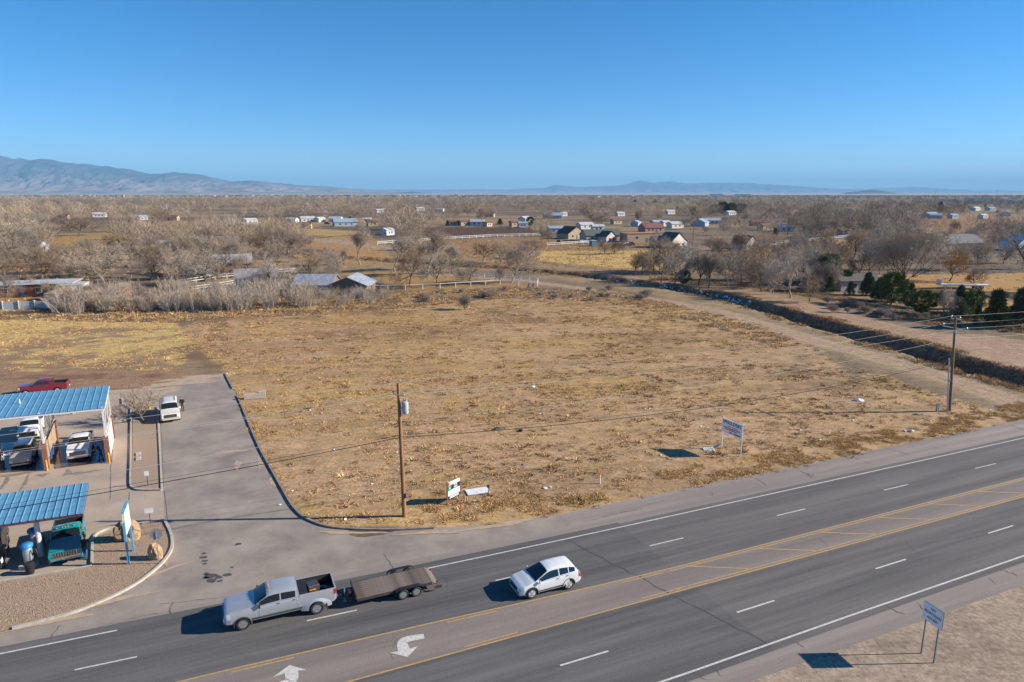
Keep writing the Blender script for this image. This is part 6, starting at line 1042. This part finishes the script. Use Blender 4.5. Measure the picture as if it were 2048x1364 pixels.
# thicket along the back of the lot: individual shrubs
n_s = 0
while n_s < 130:
    px = rw.uniform(120, 760); py = rw.uniform(588, 628) - (px - 120) * .022
    if px > 600 and rw.random() < .5: continue
    h = rw.uniform(3.0, 5.6) * (1 if 330 < px < 620 or px < 260 else .6); plant('thicket' if px > 300 or rw.random() < .5 else 'bush', on(px, py), h, h * rw.uniform(.7, 1.2), 'grey leafless shrub of the thicket behind the field', 'leafless shrubs of the thicket', 'shrub'); n_s += 1
for i in range(46):
    px, py = (rw.uniform(740, 1300), rw.uniform(580, 604)) if i < 20 else (rw.uniform(1640, 2048), 0)
    if i >= 20: py = 612 + (px - 1640) * .10 + rw.uniform(-8, 14)
    h = rw.uniform(1.0, 2.4); plant('bush', on(px, py), h, h * rw.uniform(1.1, 1.9), 'low scrubby bush ' + ('by the ditch road' if i < 20 else 'under the evergreens'), 'scrubby bushes ' + ('by the ditch road' if i < 20 else 'under the evergreens'), 'bush')
for i in range(22):
    px, py = rw.uniform(590, 800), rw.uniform(588, 597); h = rw.uniform(1.6, 3.0); plant('thicket', on(px, py), h, h * rw.uniform(.8, 1.3), 'grey brush in front of the brown barns', 'grey brush in front of the barns', 'shrub')
# far woods as one mass
def far_woods(name, label, seed, n, ya, yb, m, wk):
    r = np.random.default_rng(seed); y = ya * (yb / ya) ** r.random(n); x = r.uniform(-.82, .82, n) * y; px, py = project(x, y); k = np.ones(n, bool)
    for q in OPEN: k &= ~inside(px, py, q)
    for hx, hy in hp_: k &= ~((np.abs(px - hx) < 17) & (py - hy > -3) & (py - hy < 15))
    k &= ~((fbm(x / 120, y / 160, 91) < (.43 if ya > 600 else .48)) & (y < 2300)); k &= (py < 505) | (px < 520); x, y = x[k], y[k]; n = len(x); h = r.uniform(7, 14, n); u = unit(r.normal(size=(n, m, 3))) * (r.random((n, m, 1)) ** .3); c = np.stack([x, y, h * .58], 1)[:, None]
    P = c + u * np.stack([h * .55, h * .55, h * .42], 1)[:, None]; D = unit(u + np.array([0, 0, .5]) + r.normal(size=(n, m, 3)) * .35); lod = wk * (y / 560)[:, None]
    V, F = needles(P.reshape(-1, 3), D.reshape(-1, 3), np.broadcast_to(h[:, None] * .24, (n, m)).ravel() * r.uniform(.6, 1.2, n * m), (np.broadcast_to(.13 * lod ** .6, (n, m)) * h[:, None] * .1 * 1.4).ravel())
    tc = np.stack([r.uniform(.42, 1.25, n)] * 3, 1) * np.stack([np.ones(n), r.uniform(.88, 1.0, n), r.uniform(.72, 1.0, n)], 1); tag(link(name, np_mesh(name, V, F, M['twig_far'], np.repeat(tc, m * 3, 0))), label, 'woods', kind='stuff')
M['twig_far'] = material('far_twigs', (.42, .345, .275), .95, scale=.02, tint=True, spec=.05); far_woods('far_woods', 'hazy grey-brown leafless woods stretching to the far plain', 77, 6000, 700, 4000, 120, .72); far_woods('mid_woods', 'grey-brown leafless woods filling the village behind the pastures', 78, 2600, 300, 800, 260, .40)
# far town: tiny pale houses and dark trees along the plain
def far_town():
    r = np.random.default_rng(9); n = 420; y = r.uniform(3900, 6200, n); px = np.where(r.random(n) < .8, r.uniform(80, 1000, n), r.uniform(1000, 1500, n)); x = (px - 1024) / F_PX * y; bm = MB()
    for i in range(n): bm.mi = int(r.integers(0, 3)); w = r.uniform(9, 22); bm.box((x[i], y[i], 2.6), (w, w * .7, 5.2), rz=r.uniform(0, 1.5))
    tag(bm.build('far_town', [WAL((.55, .48, .42)), WAL((.66, .60, .55)), WAL((.20, .15, .13))]), 'far-off town of tiny pale houses on the plain', 'town', kind='stuff')
    n = 2600; y = r.uniform(3700, 6300, n); px = np.where(r.random(n) < .85, r.uniform(60, 1010, n), r.uniform(900, 2048, n)); x = (px - 1024) / F_PX * y; h = r.uniform(4, 9, n); m = 10; u = unit(r.normal(size=(n, m, 3))); c = np.stack([x, y, h * .5], 1)[:, None]; P = c + u * (h * .3)[:, None, None]; D = unit(u + np.array([0, 0, .4]))
    V, F = needles(P.reshape(-1, 3), D.reshape(-1, 3), np.repeat(h * .5, m), np.repeat(h * .45, m)); tag(link('far_trees', np_mesh('far_trees', V, F, material('far_dark_trees', (.085, .075, .062), .95))), 'tiny dark trees of the far-off town', 'trees', kind='stuff')
far_town()
# ---------------------------------------------------------------- dry grass and weeds
M['straw'] = material('dry_grass', (.66, .45, .21), .9, scale=.8, tint=True, spec=.1)
def tufts(name, label, poly, n, size, seed, cols, blades=13, dens=None, wpx=None, cat='grass'):
    r = np.random.default_rng(seed); W = [G(*q) for q in poly]; x0, x1 = min(q.x for q in W), max(q.x for q in W); y0, y1 = min(q.y for q in W), max(q.y for q in W); X_, Y_ = [], []; got = 0
    while got < n:
        x = r.uniform(x0, x1, n * 2); y = r.uniform(y0, y1, n * 2); k = inside(x, y, W); d, s = dist_line(x, y, DITCH); k &= d > 4.4
        q = fbm(x * .16, y * .22, 71, 3) * .35 + fbm(x * .05 + y * .03, y * .45 - x * .05, 73, 3) * .3 + fbm(x * .9, y * .9, 72, 2) * .35; k &= r.random(len(x)) < np.clip((q - .38) / .18, .03, 1) ** 2.0
        if dens is not None: k &= r.random(len(x)) < dens(x, y)
        X_.append(x[k]); Y_.append(y[k]); got += int(k.sum())
    x = np.concatenate(X_)[:n]; y = np.concatenate(Y_)[:n]; z = ground_z(x, y); s = r.uniform(.55, 1.35, n) * np.where(r.random(n) < .08, 1.6, 1.0) * size; m = blades
    a = r.uniform(0, 6.28, (n, m)); q = r.random((n, m)) ** .6; P = np.stack([x[:, None] + np.cos(a) * q * s[:, None] * .85, y[:, None] + np.sin(a) * q * s[:, None] * .65, np.broadcast_to(z[:, None], (n, m)) - .02], -1)
    D = unit(np.stack([np.cos(a) * (.35 + .7 * q), np.sin(a) * (.35 + .7 * q), r.uniform(.45, 1.1, (n, m))], -1) + r.normal(size=(n, m, 3)) * .2); V, F = needles(P.reshape(-1, 3), D.reshape(-1, 3), (s[:, None] * r.uniform(.5, 1.05, (n, m)) * .8).ravel(), (s[:, None] * r.uniform(.10, .22, (n, m))).ravel())
    pick = r.choice(len(cols), n, p=[c[1] for c in cols]); tc = np.array([c[0] for c in cols])[pick] * r.uniform(.75, 1.2, (n, 1)); tag(link(name, np_mesh(name, V, F, M['straw'], np.repeat(tc, m * 3, 0))), label, cat, kind='stuff')
GOLD, BRN, GRY, DRK = (1.02, 1.0, .98), (.70, .63, .66), (.72, .78, 1.05), (.36, .31, .34)
tufts('dry_grass', 'tufts of dry golden grass and weeds covering the vacant lot', LOT, 36000, .20, 501, ((GOLD, .60), (BRN, .28), (GRY, .06), (DRK, .06)))
tufts('bunch_grass', 'larger golden bunches of grass across the vacant lot', LOT, 8000, .28, 511, ((GOLD, .66), (BRN, .26), (DRK, .08)), 15)
tufts('weeds', 'dark dead weed clumps dotted over the vacant lot', LOT, 2300, .42, 502, ((BRN, .6), (DRK, .3), (GOLD, .1)), 22, cat='weeds')
tufts('verge_grass', 'thick golden verge grass along the highway shoulder', [(640, 1046), (870, 1050), (1100, 1028), (1560, 938), (2060, 834), (2060, 800), (1560, 900), (1100, 985), (870, 1010), (640, 1030)], 8500, .22, 503, ((GOLD, .9), (BRN, .1)))
tufts('field_grass', 'pale yellow grass of the field behind the car wash', [(-300, 640), (340, 640), (400, 690), (345, 742), (-300, 738)], 6500, .30, 504, ((GOLD, .75), (BRN, .25)))
tufts('rank_weeds', 'rank dead weeds along the back edge of the field', [(-300, 596), (350, 600), (740, 588), (1080, 575), (1300, 590), (1300, 604), (1000, 600), (740, 620), (340, 646), (-300, 634)], 6500, .55, 505, ((GOLD, .3), (BRN, .4), (GRY, .15), (DRK, .15)), cat='weeds')
tufts('ditch_weeds', 'pale dry weeds lining the ditch road', [(1180, 588), (1330, 604), (1480, 640), (1600, 690), (1560, 698), (1430, 655), (1280, 615), (1160, 600)], 2600, .50, 506, ((GOLD, .6), (GRY, .4)), cat='weeds')
tufts('bank_weeds', 'brown weeds on the far side of the ditch road', [(1300, 560), (1500, 575), (1640, 598), (1760, 630), (1880, 655), (2060, 668), (2060, 640), (1880, 625), (1640, 585), (1300, 550)], 4200, .5, 507, ((GOLD, .35), (BRN, .45), (DRK, .2)), cat='weeds')
tufts('kerb_grass', 'straw growing along the old street kerb', [(455, 745), (470, 745), (530, 880), (585, 990), (605, 1025), (590, 1022), (560, 975), (500, 860)], 700, .2, 508, ((GOLD, .9), (BRN, .1)))
tufts('pasture_grass', 'dry grass of the pastures beyond the ditch', [(800, 480), (1340, 480), (1340, 545), (1080, 530), (800, 520)], 5200, .6, 509, ((GOLD, .75), (BRN, .25)), 9)
tufts('village_scrub', 'low brown scrub between the houses and pastures', [(-300, 470), (2350, 470), (2350, 600), (1700, 560), (1300, 545), (1000, 545), (600, 560), (-300, 590)], 9000, .75, 510, ((GOLD, .25), (BRN, .5), (DRK, .25)), 9, cat='scrub')
# weeds on the ditch bank itself, and snow lying in its shade
def bank():
    r = np.random.default_rng(61); P = []; L_ = DITCH; n = 9000
    i = r.integers(0, len(L_) - 1, n); f = r.random(n); A = np.array([[p.x, p.y] for p in L_]); B = A[i] * (1 - f[:, None]) + A[i + 1] * f[:, None]; d = unit(A[i + 1] - A[i]); nn = np.stack([-d[:, 1], d[:, 0]], 1); off_ = -r.uniform(1.4, 4.3, n); xy = B + nn * off_[:, None]
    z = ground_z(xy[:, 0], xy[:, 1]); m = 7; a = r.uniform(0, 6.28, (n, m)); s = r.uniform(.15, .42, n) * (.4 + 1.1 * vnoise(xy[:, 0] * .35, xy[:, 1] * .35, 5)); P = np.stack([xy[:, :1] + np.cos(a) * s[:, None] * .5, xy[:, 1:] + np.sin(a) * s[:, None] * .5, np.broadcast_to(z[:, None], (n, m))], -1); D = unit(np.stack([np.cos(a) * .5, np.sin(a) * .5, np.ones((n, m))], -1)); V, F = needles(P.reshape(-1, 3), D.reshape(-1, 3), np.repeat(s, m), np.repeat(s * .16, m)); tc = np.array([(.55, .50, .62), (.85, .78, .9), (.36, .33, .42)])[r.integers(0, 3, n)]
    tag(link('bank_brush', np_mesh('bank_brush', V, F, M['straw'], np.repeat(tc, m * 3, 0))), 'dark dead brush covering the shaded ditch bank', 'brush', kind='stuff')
    n = 7000; i = r.integers(0, len(L_) - 1, n); f = r.random(n); B = A[i] * (1 - f[:, None]) + A[i + 1] * f[:, None]; d = unit(A[i + 1] - A[i]); nn = np.stack([-d[:, 1], d[:, 0]], 1); xy = B + nn * (r.choice([-1, 1], n) * r.uniform(3.9, 6.6, n))[:, None]; kk = r.random(n) < sm(vnoise(xy[:, 0] * .3, xy[:, 1] * .3, 9), .35, .6); xy = xy[kk]; n = len(xy)
    z = ground_z(xy[:, 0], xy[:, 1]); m = 10; a = r.uniform(0, 6.28, (n, m)); s = r.uniform(.2, .6, n); P = np.stack([xy[:, :1] + np.cos(a) * s[:, None] * .6, xy[:, 1:] + np.sin(a) * s[:, None] * .6, np.broadcast_to(z[:, None], (n, m)) - .03], -1); D = unit(np.stack([np.cos(a) * .7, np.sin(a) * .7, np.ones((n, m))], -1) + r.normal(size=(n, m, 3)) * .2); V, F = needles(P.reshape(-1, 3), D.reshape(-1, 3), np.repeat(s, m), np.repeat(s * .15, m)); tc = np.array([(1, .95, .9), (.7, .64, .7), (.45, .42, .5)])[r.integers(0, 3, n)]
    tag(link('lip_weeds', np_mesh('lip_weeds', V, F, M['straw'], np.repeat(tc, m * 3, 0))), 'ragged weeds along both lips of the ditch', 'weeds', kind='stuff')
    px = r.uniform(1180, 1520, 2600); k = r.random(2600) < np.interp(px, [1180, 1280, 1330, 1460, 1520], [.05, .5, 1, 1, .1]); px = px[k]; bm = MB(); cnt = 0
    for q in px:
        j = min(range(len(L_)), key=lambda t: abs(project(L_[t].x, L_[t].y, -1.8)[0] - q)); j = min(j, len(L_) - 2); f = r.random(); b = L_[j].lerp(L_[j + 1], f); d = (L_[j + 1] - L_[j]).normalized(); nn = Vector((-d.y, d.x, 0)); o = b - nn * r.uniform(.2, 3.4); s = r.uniform(.12, .36)
        if cnt > 330: break
        ps = [];
        for t in range(6): a = t * math.pi / 3; w = s * r.uniform(.5, 1.2); v = o + d * math.cos(a) * w * 1.5 + nn * math.sin(a) * w * .7; ps.append((v.x, v.y, gz(v.x, v.y) + .05))
        bm.add(ps + [(p[0], p[1], p[2] - .08) for p in ps], [tuple(range(6))] + [(t, (t + 1) % 6, 6 + (t + 1) % 6, 6 + t) for t in range(6)]); cnt += 1
    tag(bm.build('snow', material('old_snow', (.80, .83, .88), .6)), 'patches of old snow on the shaded ditch bank', 'snow', kind='stuff')
    w = MB(); W_ = [p for p in L_ if p.y < 190]; V = []
    for t in range(len(W_)):
        d = (W_[min(t + 1, len(W_) - 1)] - W_[max(t - 1, 0)]).normalized(); nn = Vector((-d.y, d.x, 0)); V += [W_[t] + nn * 1.5, W_[t] - nn * 1.3]
    w.add([(v.x, v.y, -1.86) for v in V], [(2 * t, 2 * t + 1, 2 * t + 3, 2 * t + 2) for t in range(len(W_) - 1)]); tag(w.build('ditch_water', material('muddy_water', (.12, .10, .055), .25, c2=(.07, .065, .04), scale=.4)), kind='structure')
bank()
